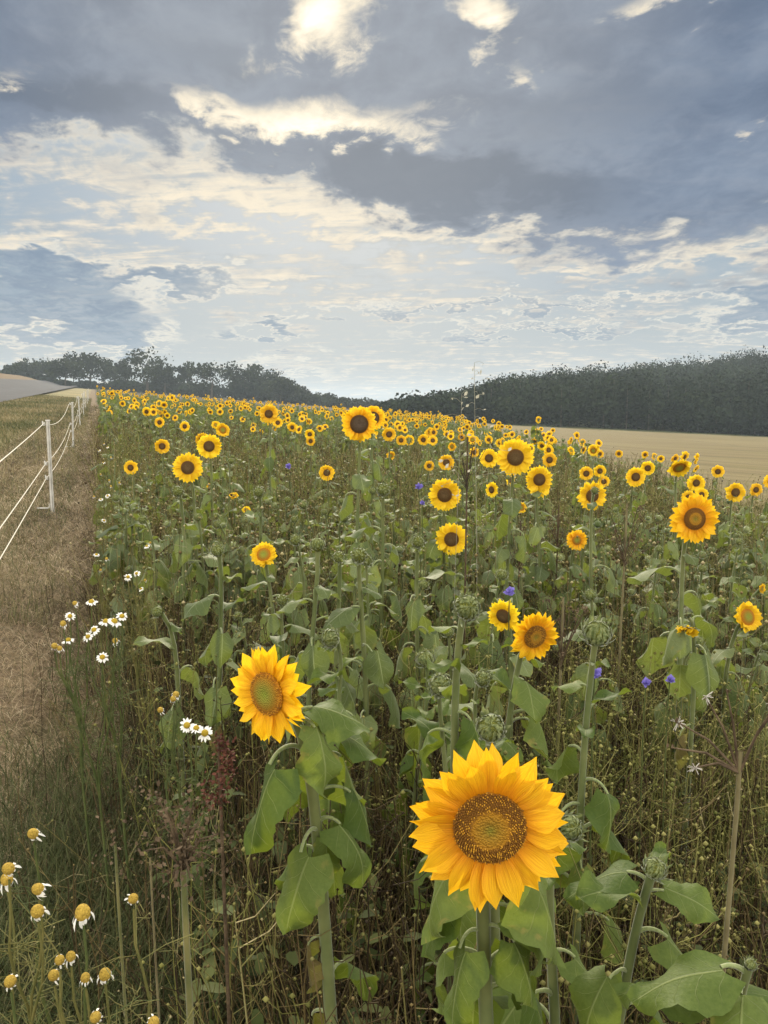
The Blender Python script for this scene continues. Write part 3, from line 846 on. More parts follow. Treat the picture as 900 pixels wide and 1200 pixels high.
def stalk_cloud(g, x, y, h, rad, tintv, lean=.25, branches=3, pods=True, podr=.004, k=5, mi=0):
    n = len(x)
    t = np.linspace(0, 1, k)[None, :, None]
    az = rng.uniform(0, 2 * PI, n); ln = np.abs(rng.normal(0, lean, n)) * h
    d = np.stack([np.cos(az) * ln, np.sin(az) * ln, h], -1)[:, None, :]
    wob = np.stack([np.sin(t[..., 0] * 5 + az[:, None]) * .03 * h[:, None], np.cos(t[..., 0] * 4 + az[:, None] * 2) * .03 * h[:, None], np.zeros((n, k))], -1)
    base = np.stack([x, y, ground(x, y)], -1)[:, None, :]
    P = base + d * np.concatenate([t, t, t ** .9], -1) + wob * t
    V, Q = tubes(P, rad[:, None] * np.linspace(1, .55, k)[None, :], 3)
    g.add(V, Q, None, None, mi, np.repeat(tintv, k * 3))
    ends, te = [], []
    for b in range(branches):
        ti = rng.uniform(.45, .98, n)
        o = base[:, 0] + d[:, 0] * ti[:, None] + 0
        o = np.stack([np.array([np.interp(ti[q], np.linspace(0, 1, k), P[q, :, c]) for q in range(n)]) for c in range(3)], -1)
        a2 = rng.uniform(0, 2 * PI, n); L = h * rng.uniform(.08, .26, n)
        e = o + np.stack([np.cos(a2) * L * .7, np.sin(a2) * L * .7, L * rng.uniform(.1, .9, n)], -1)
        m = (o + e) / 2 + np.stack([0 * L, 0 * L, -L * .12], -1)
        Pb = np.stack([o, m, e], 1)
        V, Q = tubes(Pb, rad[:, None] * np.array([[.6, .5, .4]]), 3)
        g.add(V, Q, None, None, mi, np.repeat(np.clip(tintv + rng.normal(0, .1, n), 0, 1), 9))
        ends.append(e); te.append(tintv)
    if pods:
        ends.append(P[:, -1]); te.append(tintv)
        E_ = np.concatenate(ends); tt = np.concatenate(te)
        s = podr * rng.uniform(.5, 1.4, len(E_))
        VV, _, TT, _, tv = tile(OCT, np.zeros((0, 4), int), OCT_T, None, np.eye(3)[None] * s[:, None, None], E_, np.clip(tt + rng.normal(.1, .15, len(tt)), 0, 1))
        g.add(VV, None, TT, None, mi, tv)

def undergrowth():
    g = Geo()
    # thin dry stalks, dense close by
    x, y = scatter_field(13000, .75, 5.0, 1.25)
    keep = ~((x + .37 * y < np.where(y < 2.3, .26, .12) + .08 * np.sin(y * 5)) & (rng.random(len(x)) < np.where(x + .37 * y < -.02, .95, .7))); x, y = x[keep], y[keep]
    n = len(x); h = rng.uniform(.2, .62, n) * np.where(x + .37 * y < .1, .6, 1)
    stalk_cloud(g, x, y, h, rng.uniform(.0008, .0022, n), np.clip(rng.beta(.8, 1.9, n), 0, 1), .3, 3, True, .0026)
    x, y = scatter_field(8500, 2.6, 16, 1.35, -.02); n = len(x)
    stalk_cloud(g, x, y, rng.uniform(.4, .9, n), rng.uniform(.0007, .0012, n) * np.clip(y / 2.5, 1, 4), np.clip(rng.beta(2.2, 1.8, n), 0, 1), .22, 3, True, .006, 4)
    # curled dry blades low down
    x, y = scatter_field(15000, .7, 5.0, 1.3, -.1)
    keep = ~((x + .37 * y < .25) & (rng.random(len(x)) < .6)); x, y = x[keep], y[keep]; n = len(x)
    V, Q, k = blades(x, y, rng.uniform(.08, .4, n), rng.uniform(.2, .95, n), rng.uniform(.002, .006, n), 4)
    g.add(V, Q, None, None, 0, np.repeat(np.clip(rng.beta(.9, 1.9, n), 0, 1), k))
    o = obj('dry_undergrowth', g.mesh('dry_undergrowth', ['stalks'])); tag(o, 'tangle of thin brown stalks and seed pods under the sunflowers', 'undergrowth', kind='stuff')
    # yellow-green pod weeds in the open patch
    g = Geo()
    sx, sy = scatter_field(2600, 1.7, 9, 1.2, .1)
    x = np.concatenate([rng.uniform(.15, 1.15, 700), rng.uniform(-.35, .3, 90), sx]); y = np.concatenate([rng.uniform(.95, 2.2, 700), rng.uniform(.95, 2.6, 90), sy])
    n = len(x)
    stalk_cloud(g, x, y, rng.uniform(.35, .68, n) * np.clip(y / 3, 1, 1.25), rng.uniform(.0009, .0018, n) * np.clip(y / 3, 1, 2.5), rng.random(n), .22, 5, True, .0042)
    o = obj('pod_weeds', g.mesh('pod_weeds', ['podweed'])); tag(o, 'yellow-green weeds with round seed pods filling the gap between sunflowers', 'weeds', kind='stuff')
    # small green leaves among them
    g = Geo()
    V0, Q0, uv0 = petal(4, 3, 1.0, .42, -.25, .4, 0)
    for (n, a, b, s0, s1, zt) in ((9000, .8, 5.0, .018, .05, .42), (9000, 4.5, 16, .04, .09, .62)):
        x, y = scatter_field(n, a, b, 1.2, .12); n = len(x)
        z = ground(x, y) + zt * rng.random(n) ** .8
        Ms = np.einsum('nij,njk->nik', rotz(rng.uniform(0, 6.28, n)), roty(rng.uniform(-.7, 1.2, n))) * rng.uniform(s0, s1, n)[:, None, None]
        VV, QQ, _, UU, tv = tile(V0, Q0, None, uv0, Ms, np.stack([x, y, z], -1), np.clip(rng.beta(2, 2.5, n), 0, 1))
        g.add(VV, QQ, None, UU, 0, tv)
    o = obj('weed_leaves', g.mesh('weed_leaves', ['low_green'])); tag(o, 'small green weed leaves between the dry stalks', 'weeds', kind='stuff')
    # green grass tufts at the lower left border
    g = Geo()
    y = .7 + 4 * rng.random(38000) ** 1.4; x = -.37 * y + rng.normal(-.02, .24, 38000)
    uu = x + .37 * y
    keep = rng.random(38000) < np.where(uu > .08, np.clip(1.2 - (y - 1.8) * .4, .15, 1), np.clip(1 - (y - 1.7) / .9, .03, 1)); x, y = x[keep], y[keep]
    n = len(x)
    V, Q, k = blades(x, y, rng.uniform(.06, .24, n), rng.uniform(.3, .98, n), rng.uniform(.0015, .0036, n), 4)
    g.add(V, Q, None, None, 0, np.repeat(np.clip(rng.beta(1.3, 4.2, n), 0, 1), k))
    o = obj('border_grass', g.mesh('border_grass', ['grass'])); tag(o, 'green grass along the border between the bare path and the weeds', 'grass', kind='stuff')
    # hay and cut grass on the path
    g = Geo()
    y = 1.2 + 44 * rng.random(230000) ** 3.0; u = rng.uniform(-1.7, .15, 230000) ; x = -.37 * y + u
    keep = (x > -.6 * y - .2); x, y = x[keep], y[keep]; n = len(x)
    sc = np.clip(y / 4, .8, 9)
    V, Q, k = blades(x, y, rng.uniform(.03, .13, n) * sc ** .5, rng.uniform(.75, 1.0, n), rng.uniform(.0014, .0036, n) * sc, 3, .004, .42)
    patch = np.sin(x * 3.1 + 1 + np.sin(y * 2)) * np.cos(y * 1.7 + x * 2) * .2 + np.sin(x * 9 + y * 3) * .08
    g.add(V, Q, None, None, 0, np.repeat(np.clip(rng.beta(.9, 1.0, n) + patch, 0, 1), k))
    o = obj('cut_hay', g.mesh('cut_hay', ['hay'])); tag(o, 'short dry cut hay lying on the path by the fence', 'hay', kind='stuff')
    # verge grass beyond the fence
    g = Geo()
    y = 4 + 60 * rng.random(70000) ** 1.7; u = rng.uniform(-4.5, -.3, 70000); x = -.37 * y + u
    keep = (x > -.56 * y - .3); x, y = x[keep], y[keep]; n = len(x)
    sc = np.clip(y / 6, .8, 6)
    V, Q, k = blades(x, y, rng.uniform(.05, .13, n) * sc ** .35, rng.uniform(.3, .95, n), rng.uniform(.003, .006, n) * sc, 2)
    patch = np.sin(x * 1.9 + .5 * y) * .12 + np.sin(x * .8 - y * .6) * .12
    g.add(V, Q, None, None, 0, np.repeat(np.clip(rng.beta(3.2, 2.2, n) + patch, 0, 1), k))
    o = obj('verge_grass', g.mesh('verge_grass', ['grass'])); tag(o, 'sun-bleached grass verge between the fence and the road', 'grass', kind='stuff')
undergrowth()

# ------------------------------------------------------------------ mayweed, cornflowers and other single weeds
def mayweed_blossom(lod, spent):
    r = np.random.default_rng(50 + spent)
    g = Geo(); th = np.linspace(.05, PI * .62, 7)[:, None]; a = np.linspace(0, 2 * PI, 12, endpoint=False)[None, :]
    hgt = 1.25 if spent else .9
    V = np.stack([np.sin(th) * np.cos(a) * .42, np.sin(th) * np.sin(a) * .42, np.cos(th) * .42 * hgt + 0 * a], -1).reshape(-1, 3)
    g.add(V, grid_quads(7, 12, wrap=True))
    g.add([[0, 0, .42 * hgt]] + V[:12].tolist(), None, [(0, 1 + i, 1 + (i + 1) % 12) for i in range(12)])
    cen = g.mesh('flower_centre', ['spent_centre' if spent else 'mayweed_centre'])
    g = Geo(); n = 10 if spent else 16
    for i in range(n):
        V, Q, uv = petal(5, 3, r.uniform(.5, .75) if not spent else r.uniform(.3, .85), .22 if not spent else .12, -.5 if spent else -.15, .2, r.normal(0, .3))
        V = V @ roty(r.uniform(.7, 1.3) if spent else r.uniform(-.05, .5)).T + np.array([.34, 0, -.04])
        g.add(V @ rotz(i / n * 2 * PI + r.normal(0, .18)).T, Q, None, uv)
    return cen, g.mesh('petal_ring', ['white_petal'])
MW = {s: mayweed_blossom(0, s) for s in (0, 1)}

def mayweed(blossoms, depth, label, base_px, spent=0, straw=False, size=.030, hgt=.5, group='mayweed plants along the path'):
    pts = [at(px, py, depth + random.uniform(-.06, .06)) for px, py in blossoms]
    c = np.mean(pts, 0)
    B = np.array([c[0] + base_px, c[1] + .05, 0]); B[2] = G(B[0], B[1])
    root = empty('mayweed', B, label, 'mayweed', group)
    gs = Geo(); gl = Geo()
    mid = B + np.array([0, 0, .45 * (c[2] - B[2])])
    V, Q = tubes(np.array([B, (B + mid) / 2 + [.008, 0, 0], mid]) - B, np.array([[.0035, .003, .0026]]), 6); gs.add(V, Q)
    for p in pts:
        q = p + np.array([0, 0, -.012])
        cc = stem_curve(mid, q, np.array([0, 0, 1.0]), 9, .05)
        w = np.sin(np.linspace(0, 9, 9) + p[0] * 90)[:, None] * np.array([[.006, .006, 0]]) * np.sin(np.linspace(0, PI, 9))[:, None]
        V, Q = tubes(cc + w - B, np.linspace(.0022, .0013, 9), 5); gs.add(V, Q)
        for k in range(9):
            t = rng.uniform(.0, .85); o = np.array([np.interp(t, np.linspace(0, 1, 9), cc[:, j]) for j in range(3)])
            m = 7; a = rng.uniform(0, 6.28); L = rng.uniform(.03, .06)
            ax = np.array([math.cos(a), math.sin(a), rng.uniform(.2, .8)])
            e = o + ax * L
            V, Q = tubes(np.stack([o, (o + e) / 2 + [0, 0, .004], e]) - B, .0006, 3); gl.add(V, Q)
            fr = o + (e - o) * np.linspace(.25, 1, m)[:, None]
            d = rng.normal(0, .012, (m, 3))
            V, Q = tubes(np.stack([fr, fr + d * .6, fr + d], 1) - B, .0004, 3); gl.add(V, Q)
    obj('stem', gs.mesh('stem', ['mayweed_straw' if straw else 'mayweed_green']), root)
    tag(obj('foliage', gl.mesh('foliage', ['mayweed_straw' if straw else 'mayweed_green']), root), None, None)
    for p in pts:
        sp = spent if spent in (0, 1) else int(rng.random() < .5)
        f = facing(rng.normal(0, 25), rng.uniform(35, 80))
        cen, pr = MW[sp]
        o = obj('blossom', cen, root, mat4(face_matrix(f, rng.uniform(0, 6)) * size * .44 * rng.uniform(.8, 1.12), p - B))
        obj('petal_ring', pr, o)

mayweed([(88, 707), (107, 705), (82, 722), (74, 731), (80, 750)], 1.75, 'flowering mayweed, leftmost of the white ones by the path, with an upright back pair', -.02, 2, size=.032)
mayweed([(124, 728), (134, 728), (143, 722), (110, 738), (103, 746)], 1.7, 'flowering mayweed with three white daisies in a row by the path', .0, 0, size=.034)
mayweed([(64, 757), (70, 760), (120, 770), (135, 751)], 1.65, 'flowering mayweed, lowest of the white clump by the path', .0, 2, size=.032)
mayweed([(203, 819), (206, 814), (188, 832)], 1.4, 'mayweed with two drooping white daisies left of the second largest sunflower', -.01, 1, size=.03)
mayweed([(219, 850), (240, 859), (230, 853)], 1.3, 'mayweed with flat white petals below the left side of the second largest sunflower', -.01, 0, size=.03)
mayweed([(39, 977)], .85, 'single faded mayweed cone with curled petals standing over the grass', -.02, 1, size=.036)
mayweed([(10, 1018), (8, 1031), (45, 1042), (44, 1068)], .82, 'faded mayweed with four yellow cones at the lower left edge', -.03, 1, True, size=.034)
mayweed([(97, 1070)], .80, 'single yellow mayweed cone with a few ragged white petals', -.01, 1, size=.036)
mayweed([(70, 1125), (83, 1121), (100, 1146), (123, 1142), (63, 1143)], .78, 'straw-coloured mayweed with petalless cones in the bottom left corner', -.01, 1, True, size=.030)
mayweed([(12, 1150)], .76, 'mayweed cone half yellow above drooping white petals in the bottom left corner', -.01, 1, size=.036)
mayweed([(112, 1192), (180, 1198)], .74, 'brownish mayweed cones cut by the bottom edge', -.01, 1, True, size=.03)
mayweed([(156, 1053)], .85, 'dry pale mayweed cup on a thick stalk', .0, 1, True, size=.030)
far_mw = [((113, 650), (125, 655), (118, 668)), ((160, 672), (170, 680), (165, 690), (150, 676)), ((172, 640), (176, 636)), ((118, 585), (126, 581)), ((110, 582), (122, 610)), ((140, 566), (128, 563)), ((118, 556), (130, 570)), ((122, 520), (116, 528), (126, 524)), ((130, 536), (121, 542))]
for i, bl in enumerate(far_mw):
    d = [2.6, 2.3, 2.5, 3.6, 3.5, 3.9, 4.2, 5.0, 4.7][i]
    mayweed(bl, d, 'distant pale mayweed on the weedy edge between path and sunflowers', -.03, 2, True, size=.03 if i > 2 else .026)

def cornflower(px, py, d, label, size=.016):
    H = at(px, py, d); B = np.array([H[0] + .02, H[1] + .04, 0]); B[2] = G(B[0], B[1])
    root = empty('cornflower', B, label, 'cornflower', 'cornflowers in the field')
    cc = stem_curve(B, H, np.array([0, -.3, .9]), 8, .05); V, Q = tubes(cc - B, np.linspace(.002, .0013, 8), 5)
    obj('stem', build('stem', V, Q, None, None, ['mayweed_green']), root)
    g = Geo()
    for i in range(22):
        V, Q, uv = petal(4, 3, rng.uniform(.6, 1.05), .34, .1, .3, rng.normal(0, .3))
        g.add(V @ roty(-rng.uniform(.0, 1.1)).T @ rotz(i * 2.4).T, Q, None, uv)
    o = obj('blossom', g.mesh('blossom', ['cornflower_blue']), root, mat4(face_matrix(facing(0, 45)) * size, H - B))
    V, Q = tubes(np.array([[0, 0, -.75], [0, 0, -.5], [0, 0, -.2], [0, 0, .05]]), np.array([[.12, .3, .32, .22]]), 8)
    obj('calyx', build('calyx', V, Q, None, None, ['bract']), o)
cornflower(697, 790, 1.35, 'blue cornflower below the pale spiky bud')
cornflower(597, 694, 1.75, 'violet-blue cornflower above the half hidden sunflower')
cornflower(757, 801, 1.5, 'dull blue cornflower, left of two near the withered yellow head', .014)
cornflower(785, 797, 1.55, 'dull blue cornflower, right of two near the withered yellow head', .013)
cornflower(491, 571, 2.9, 'distant cornflower left of the upper of two equal sunflowers', .02)
cornflower(338, 547, 4.2, 'faint cornflower far off in the left mid field', .022)
cornflower(495, 590, 2.9, 'faint cornflower just below another beside the upper equal sunflower', .014)

def husk_clump(g, c, n, spread, L, mi=0):
    for _ in range(n):
        o = c + rng.normal(0, 1, 3) * np.array(spread); d = rng.normal(0, 1, 3); d /= np.linalg.norm(d)
        V, Q, uv = petal(3, 3, 1.0, .5, .2, .5, .2)
        m = face_matrix(d, rng.uniform(0, 6)) * L * rng.uniform(.5, 1.2)
        g.add(V @ m.T + o, Q, None, uv, mi)

def weed(name, px_top, py_top, d, label, cat, stalk, rad, parts, base_dx=0.0, group=None):
    T_ = at(px_top, py_top, d); B = np.array([T_[0] + base_dx, T_[1] + .02, 0]); B[2] = G(B[0], B[1])
    root = empty(name, B, label, cat, group)
    cc = stem_curve(B, T_, np.array([0, 0, 1.0]), 10, .1)
    V, Q = tubes(cc - B, np.linspace(rad, rad * .7, 10), 8)
    obj('stalk', build('stalk', V, Q, None, None, [stalk]), root)
    for nm, fn, mats in parts:
        g = Geo(); fn(g, T_ - B, cc - B); obj(nm, g.mesh(nm, mats), root)
    return root

def dock_head(g, T_, cc):
    for k in range(420):
        t = rng.random(); c = T_ + np.array([.010 * math.sin(t * 5), 0, -.10 * t])
        husk_clump(g, c, 1, (.004 + .008 * t, .004 + .008 * t, .004), .0058)
weed('dock', 256, 862, 1.0, 'reddish brown dock seed head rising left below the second largest sunflower', 'dock', 'brown_husk', .003, [('seed_head', dock_head, ['dock_red'])], .0)

def withered_top(g, T_, cc):
    for k in range(24):
        a = rng.uniform(0, 6.28); L = rng.uniform(.01, .045)
        e = T_ + np.array([math.cos(a) * L, math.sin(a) * L * .8, rng.uniform(-.01, .085)])
        V, Q = tubes(np.stack([T_, (T_ + e) / 2 + [0, 0, .015], e]), np.array([[.0016, .0012, .0008]]), 4); g.add(V, Q)
        husk_clump(g, e, 16, (.011, .011, .011), .0065)
weed('dead_thistle', 215, 1018, .88, 'thick pale stalk crowned by withered brown flower remains, lower left', 'thistle', 'green_stalk', .0052, [('withered_crown', withered_top, ['brown_husk'])])
weed('dead_thistle', 135, 990, .95, 'thinner greenish stalk with few dry twigs, left of the withered brown crown', 'thistle', 'green_stalk', .0025, [('withered_crown', lambda g, T_, cc: husk_clump(g, T_, 40, (.012, .012, .025), .006), ['brown_husk'])])
weed('dead_thistle', 176, 1005, 1.0, 'bare yellowish stalk between the two withered stalks, lower left', 'stalk', 'dead_stalk', .002, [('withered_crown', lambda g, T_, cc: husk_clump(g, T_, 24, (.010, .010, .03), .006), ['brown_husk'])])

def fluff_top(g, T_, cc):
    for k, (dx, dz, fl) in enumerate([(-.075, .03, 1), (-.04, .065, 1), (.03, .05, 0), (-.06, -.02, 1), (.03, .07, 1), (-.02, .08, 0), (-.085, .0, 0)]):
        e = T_ + np.array([dx, rng.normal(0, .02), dz])
        V, Q = tubes(np.stack([T_ + [0, 0, -.03], (T_ + e) / 2 + [0, 0, -.005], e]), np.array([[.0022, .0016, .001]]), 5); g.add(V, Q, None, None, 0)
        husk_clump(g, e, 5, (.003, .003, .003), .006, 0)
        if fl:
            d = rng.normal(0, 1, (16, 3)); d = d / np.linalg.norm(d, axis=1, keepdims=True) * rng.uniform(.006, .012, (16, 1))
            V, Q = tubes(np.stack([np.repeat(e[None], 16, 0), e + d * .5, e + d], 1), .0006, 3); g.add(V, Q, None, None, 1)
weed('dead_thistle', 868, 880, 1.0, 'dry thistle with bare forked twigs and pale fluffy tips near the right edge', 'thistle', 'dead_stalk', .0042, [('seed_twigs', fluff_top, ['brown_husk', 'thistle_fluff'])])

def seed_cluster(g, T_, cc):
    for k in range(20):
        o = T_ + np.array([rng.normal(0, .035), rng.normal(0, .03), rng.uniform(-.14, .0)])
        V, Q = tubes(np.stack([T_ + [0, 0, -.15 + (o - T_)[2] * .3], o]), np.array([[.0012, .0008]]), 3); g.add(V, Q)
        husk_clump(g, o, 6, (.006, .006, .006), .008)
weed('tall_weed', 735, 590, 2.3, 'tall pale stem with a brown seed cluster left of the broad yellow sunflower', 'weed', 'dead_stalk', .004, [('seed_cluster', seed_cluster, ['brown_husk'])])
weed('tall_weed', 548, 512, 2.7, 'dark dock-like weed with brown seeds near the skyline', 'weed', 'brown_husk', .004, [('seed_cluster', seed_cluster, ['dark_seed'])])
weed('tall_weed', 655, 592, 3.4, 'bushy brown weed below the sunflower right of the tall wide-disced one', 'weed', 'brown_husk', .004, [('seed_cluster', seed_cluster, ['brown_husk'])])
weed('tall_weed', 610, 610, 2.9, 'brown weed under the leaves of the tall wide-disced sunflower', 'weed', 'brown_husk', .003, [('seed_cluster', seed_cluster, ['brown_husk'])])
weed('tall_weed', 660, 700, 1.95, 'thin bare stalk with brown seeds rising behind the uneven-petalled flower', 'weed', 'dead_stalk', .004, [('seed_cluster', seed_cluster, ['brown_husk'])])

def oat_top(g, T_, cc):
    for k in range(18):
        t = k / 17; o = np.array([np.interp(1 - t * .42, np.linspace(0, 1, 10), cc[:, j]) for j in range(3)])
        e = o + np.array([rng.normal(0, .02 + .035 * t), rng.normal(0, .03), rng.uniform(-.01, .02)])
        V, Q = tubes(np.stack([o, (o + e) / 2 + [0, 0, .006], e]), .0006, 3); g.add(V, Q)
        husk_clump(g, e, 1, (.001, .001, .001), .016)
weed('oat_grass', 556, 425, 2.6, 'tall pale wispy grass panicle standing against the sky', 'grass plant', 'straw', .0009, [('panicle', oat_top, ['straw'])], .03)
weed('oat_grass', 541, 462, 2.6, 'shorter wispy grass panicle left of the tall one against the wood', 'grass plant', 'straw', .0008, [('panicle', oat_top, ['straw'])], -.02)

# ------------------------------------------------------------------ fence
def fence():
    ys = [0.0] + [7.55 + 7.6 * k for k in range(8)]
    post_xy = [(-.47 - .37 * y, y) for y in ys]
    B0 = np.array([post_xy[1][0], post_xy[1][1], G(*post_xy[1])])
    root = empty('electric_fence', B0, 'white electric fence of plastic posts and three sagging ropes beside the path', 'fence')
    def boxv(c, s): 
        v = np.array([[a, b, d] for a in (-1, 1) for b in (-1, 1) for d in (-1, 1)], float) * np.array(s) / 2 + np.array(c)
        q = np.array([[0, 1, 3, 2], [4, 6, 7, 5], [0, 4, 5, 1], [2, 3, 7, 6], [0, 2, 6, 4], [1, 5, 7, 3]])
        return v, q
    H = [.885, .50, .36]
    gp = Geo()
    # I-shaped profile with a pointed cap
    for c, s in (((0, 0, .455), (.009, .026, .91)), ((.012, 0, .455), (.009, .012, .91)), ((-.012, 0, .455), (.009, .012, .91)), ((0, 0, .918), (.036, .03, .014))):
        gp.add(*boxv(c, s))
    pm = gp.mesh('post', ['post_plastic'], False)
    gc = Geo()
    gc.add(*boxv((-.034, -.012, 0), (.022, .016, .034))); gc.add(*boxv((-.046, -.012, .014), (.008, .012, .03)))
    cm = gc.mesh('insulator_clip', ['post_plastic'], False)
    gf = Geo(); V, Q = tubes(np.array([[-.03, 0, .24], [-.03, 0, .12], [-.03, 0, .07], [-.045, 0, .06], [-.15, 0, .06]]), .007, 8); gf.add(V, Q)
    fm_ = gf.mesh('tread_step', ['post_plastic'])
    gs = Geo(); V, Q = tubes(np.array([[0, 0, .0], [0, 0, -.05], [0, 0, -.15]]), np.array([[.006, .005, .001]]), 6); gs.add(V, Q)
    sm_ = gs.mesh('ground_spike', ['metal'])
    tilt = [0, .0, .03, -.02, .02, -.03, .02, 0, 0]
    for i, (x, y) in enumerate(post_xy):
        if i == 0: continue
        p = np.array([x, y, G(x, y)])
        m = rotx(rng.normal(0, .012)) @ roty(tilt[i])
        o = obj('post', pm, root, mat4(m, p - B0))
        if i < 6:
            for h in H: 
                c = obj('insulator_clip', cm, o); c.location = (0, 0, h)
            obj('tread_step', fm_, o); obj('ground_spike', sm_, o)
    for j, h in enumerate(H):
        pts = []
        for i in range(len(post_xy) - 1):
            a = np.array([*post_xy[i], G(*post_xy[i]) + h + (.12 if (i == 0 and j) else 0) ]); b = np.array([*post_xy[i + 1], G(*post_xy[i + 1]) + h])
            a[0] -= .038; b[0] -= .038; a[1] -= .012; b[1] -= .012
            n = 24; t = np.linspace(0, 1, n, endpoint=(i == len(post_xy) - 2))[:, None]
            sag = [.02, .13, .16, .12, .15, .12, .12, .1][i] * (1.0 if j == 0 else .55 + .1 * j)
            pts.append(a + (b - a) * t - np.array([0, 0, 1]) * sag * 4 * t * (1 - t))
        P = np.concatenate(pts)
        V, Q = tubes(P - B0, .0034, 6)
        obj('rope', build('rope', V, Q, None, None, ['rope']), root)
fence()

# ------------------------------------------------------------------ trees
def tree_mesh(seed, H, W, sparse=0.0, n=900, q=.55):
    r = np.random.default_rng(seed)
    g = Geo()
    top = .9 * H
    V, Q = tubes(np.array([[0, 0, -.5], [.1, 0, .3 * H], [.05 * W, .1, .6 * H], [0, 0, top]]), np.array([[.035, .028, .016, .004]]) * H, 7); g.add(V, Q)
    cl = []
    nl = 11
    for i in range(nl):
        z0 = r.uniform(.22, .7) * H; a = r.uniform(0, 6.28); L = W * .5 * r.uniform(.45, .95) * (1 - .35 * (z0 / H))
        e = np.array([math.cos(a) * L, math.sin(a) * L, z0 + r.uniform(.08, .3) * H])
        V, Q = tubes(np.array([[0, 0, z0], e * .5 + [0, 0, z0 * .45], e]), np.array([[.012, .008, .003]]) * H, 5); g.add(V, Q)
        cl.append((e, r.uniform(.13, .24) * W, r.random()))
    for i in range(9):
        cl.append((np.array([r.normal(0, .16) * W, r.normal(0, .16) * W, r.uniform(.45, .95) * H]), r.uniform(.13, .24) * W, r.random()))
    trunk = g.mesh('trunk', ['bark'])
    g = Geo()
    per = int(n / len(cl) * (1 - sparse))
    V0 = np.array([[-.5, -.5, 0], [.5, -.4, .12], [.4, .5, 0], [-.45, .45, .15]]); Q0 = np.array([[0, 1, 2, 3]])
    for c, rad, tn in cl:
        d = r.normal(0, 1, (per, 3)); d /= np.linalg.norm(d, axis=1, keepdims=True); d *= (r.random((per, 1)) ** .4) * rad * np.array([1, 1, .75])
        P = c + d; P[:, 2] = np.maximum(P[:, 2], .1 * H)
        Ms = orient(r.normal(0, 1, (per, 3))) * (q * r.uniform(.5, 1.3, per))[:, None, None]
        VV, QQ, _, _, tv = tile(V0, Q0, None, None, Ms, P, np.clip(tn * .7 + r.random(per) * .4, 0, 1))
        g.add(VV, QQ, None, None, 0, tv)
    return trunk, g.mesh('crown', ['tree_foliage'])

tl = [(22, 430, 30, 'small tree at the left end of the far tree row beside the bank'), (45, 424, 38, 'round dark tree second from the left end of the far tree row'), (75, 424, 40, 'broad dark tree third from the left end of the far tree row'),
      (104, 416, 46, 'tall tree with a domed crown left of the gap above the fence end'), (133, 421, 36, 'dark tree directly above the far end of the fence'), (171, 413, 50, 'tallest tree of the far row with an open uneven crown'), (192, 430, 28, 'low tree leaning against the right side of the tallest far tree'),
      (218, 424, 24, 'narrow upright tree standing free between two gaps of the far row'), (247, 427, 38, 'thin-crowned tree letting the sky through beside the narrow one'), (284, 429, 46, 'dense round tree at the start of the unbroken dark wood'), (305, 437, 44, 'dense dark tree just right of the round one'),
      (328, 447, 40, 'dark tree in the middle of the falling tree line'), (350, 456, 36, 'low dark tree further down the falling tree line'), (374, 464, 34, 'lower dark tree near the foot of the falling tree line'), (398, 469, 32, 'small tree at the foot of the falling tree line'), (424, 472, 32, 'smallest tree behind the tallest sunflower at the skyline'), (448, 473, 30, 'small tree where both tree lines meet')]
for i, (px, py, wpx, lab) in enumerate(tl):
    d = 205 + 12 * math.sin(i * 2.1)
    P = at(px, py, d); gx, gy = P[0], P[1]; gz = G(gx, gy)
    H = P[2] - gz; W = wpx * 1.25 / F * d
    sp = .62 if i == 8 else (.35 if i in (5, 7) else 0)
    root = empty('deciduous_tree', (gx, gy, gz), lab, 'tree', 'trees of the far row')
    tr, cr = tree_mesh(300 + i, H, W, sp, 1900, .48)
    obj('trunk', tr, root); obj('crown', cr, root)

def clump_mass(name, label, pts, mats, per, q, cat='wood'):
    """pts: (x,y,z,height,width)"""
    g = Geo(); V0 = np.array([[-.5, -.5, 0], [.5, -.4, .12], [.4, .5, 0], [-.45, .45, .15]]); Q0 = np.array([[0, 1, 2, 3]])
    for (x, y, z, h, w) in pts:
        tn = rng.random()
        d = rng.normal(0, 1, (per, 3)); d /= np.linalg.norm(d, axis=1, keepdims=True)
        d *= (rng.random((per, 1)) ** .45)
        lump = 1 + .15 * np.sin(d[:, :1] * 5 + x) * np.cos(d[:, 1:2] * 4 + y)
        P = np.array([x, y, z + h * .47]) + d * lump * np.array([w * .5, w * .5, h * .53])
        Ms = orient(d + rng.normal(0, .6, (per, 3))) * (q * rng.uniform(.5, 1.4, per))[:, None, None]
        VV, QQ, _, _, tv = tile(V0, Q0, None, None, Ms, P, np.clip(tn * .85 + rng.random(per) * .15, 0, 1))
        g.add(VV, QQ, None, None, 0, tv)
    P = np.array([[[x, y, z - .5], [x, y, z + .3 * h], [x, y, z + .8 * h]] for x, y, z, h, w in pts])
    V, Q = tubes(P, np.array([[.12, .09, .03]]), 4); g.add(V, Q, None, None, 1, .3)
    o = obj(name, g.mesh(name, mats)); tag(o, label, cat, kind='stuff')
pts = []
for _ in range(900):
    y = rng.uniform(112, 235); x = rng.uniform(-.02 * y + 4, .62 * y)
    h = rng.normal(7.2, 1.1) * (.75 if y < 116 else 1) * float(np.interp(450 + 906 * x / y, [430, 500, 550, 620], [.22, .45, .72, 1])); pts.append((x, y, G(x, y), h, rng.uniform(5, 8.5)))
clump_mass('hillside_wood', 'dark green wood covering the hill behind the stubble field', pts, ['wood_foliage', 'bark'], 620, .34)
pts = []
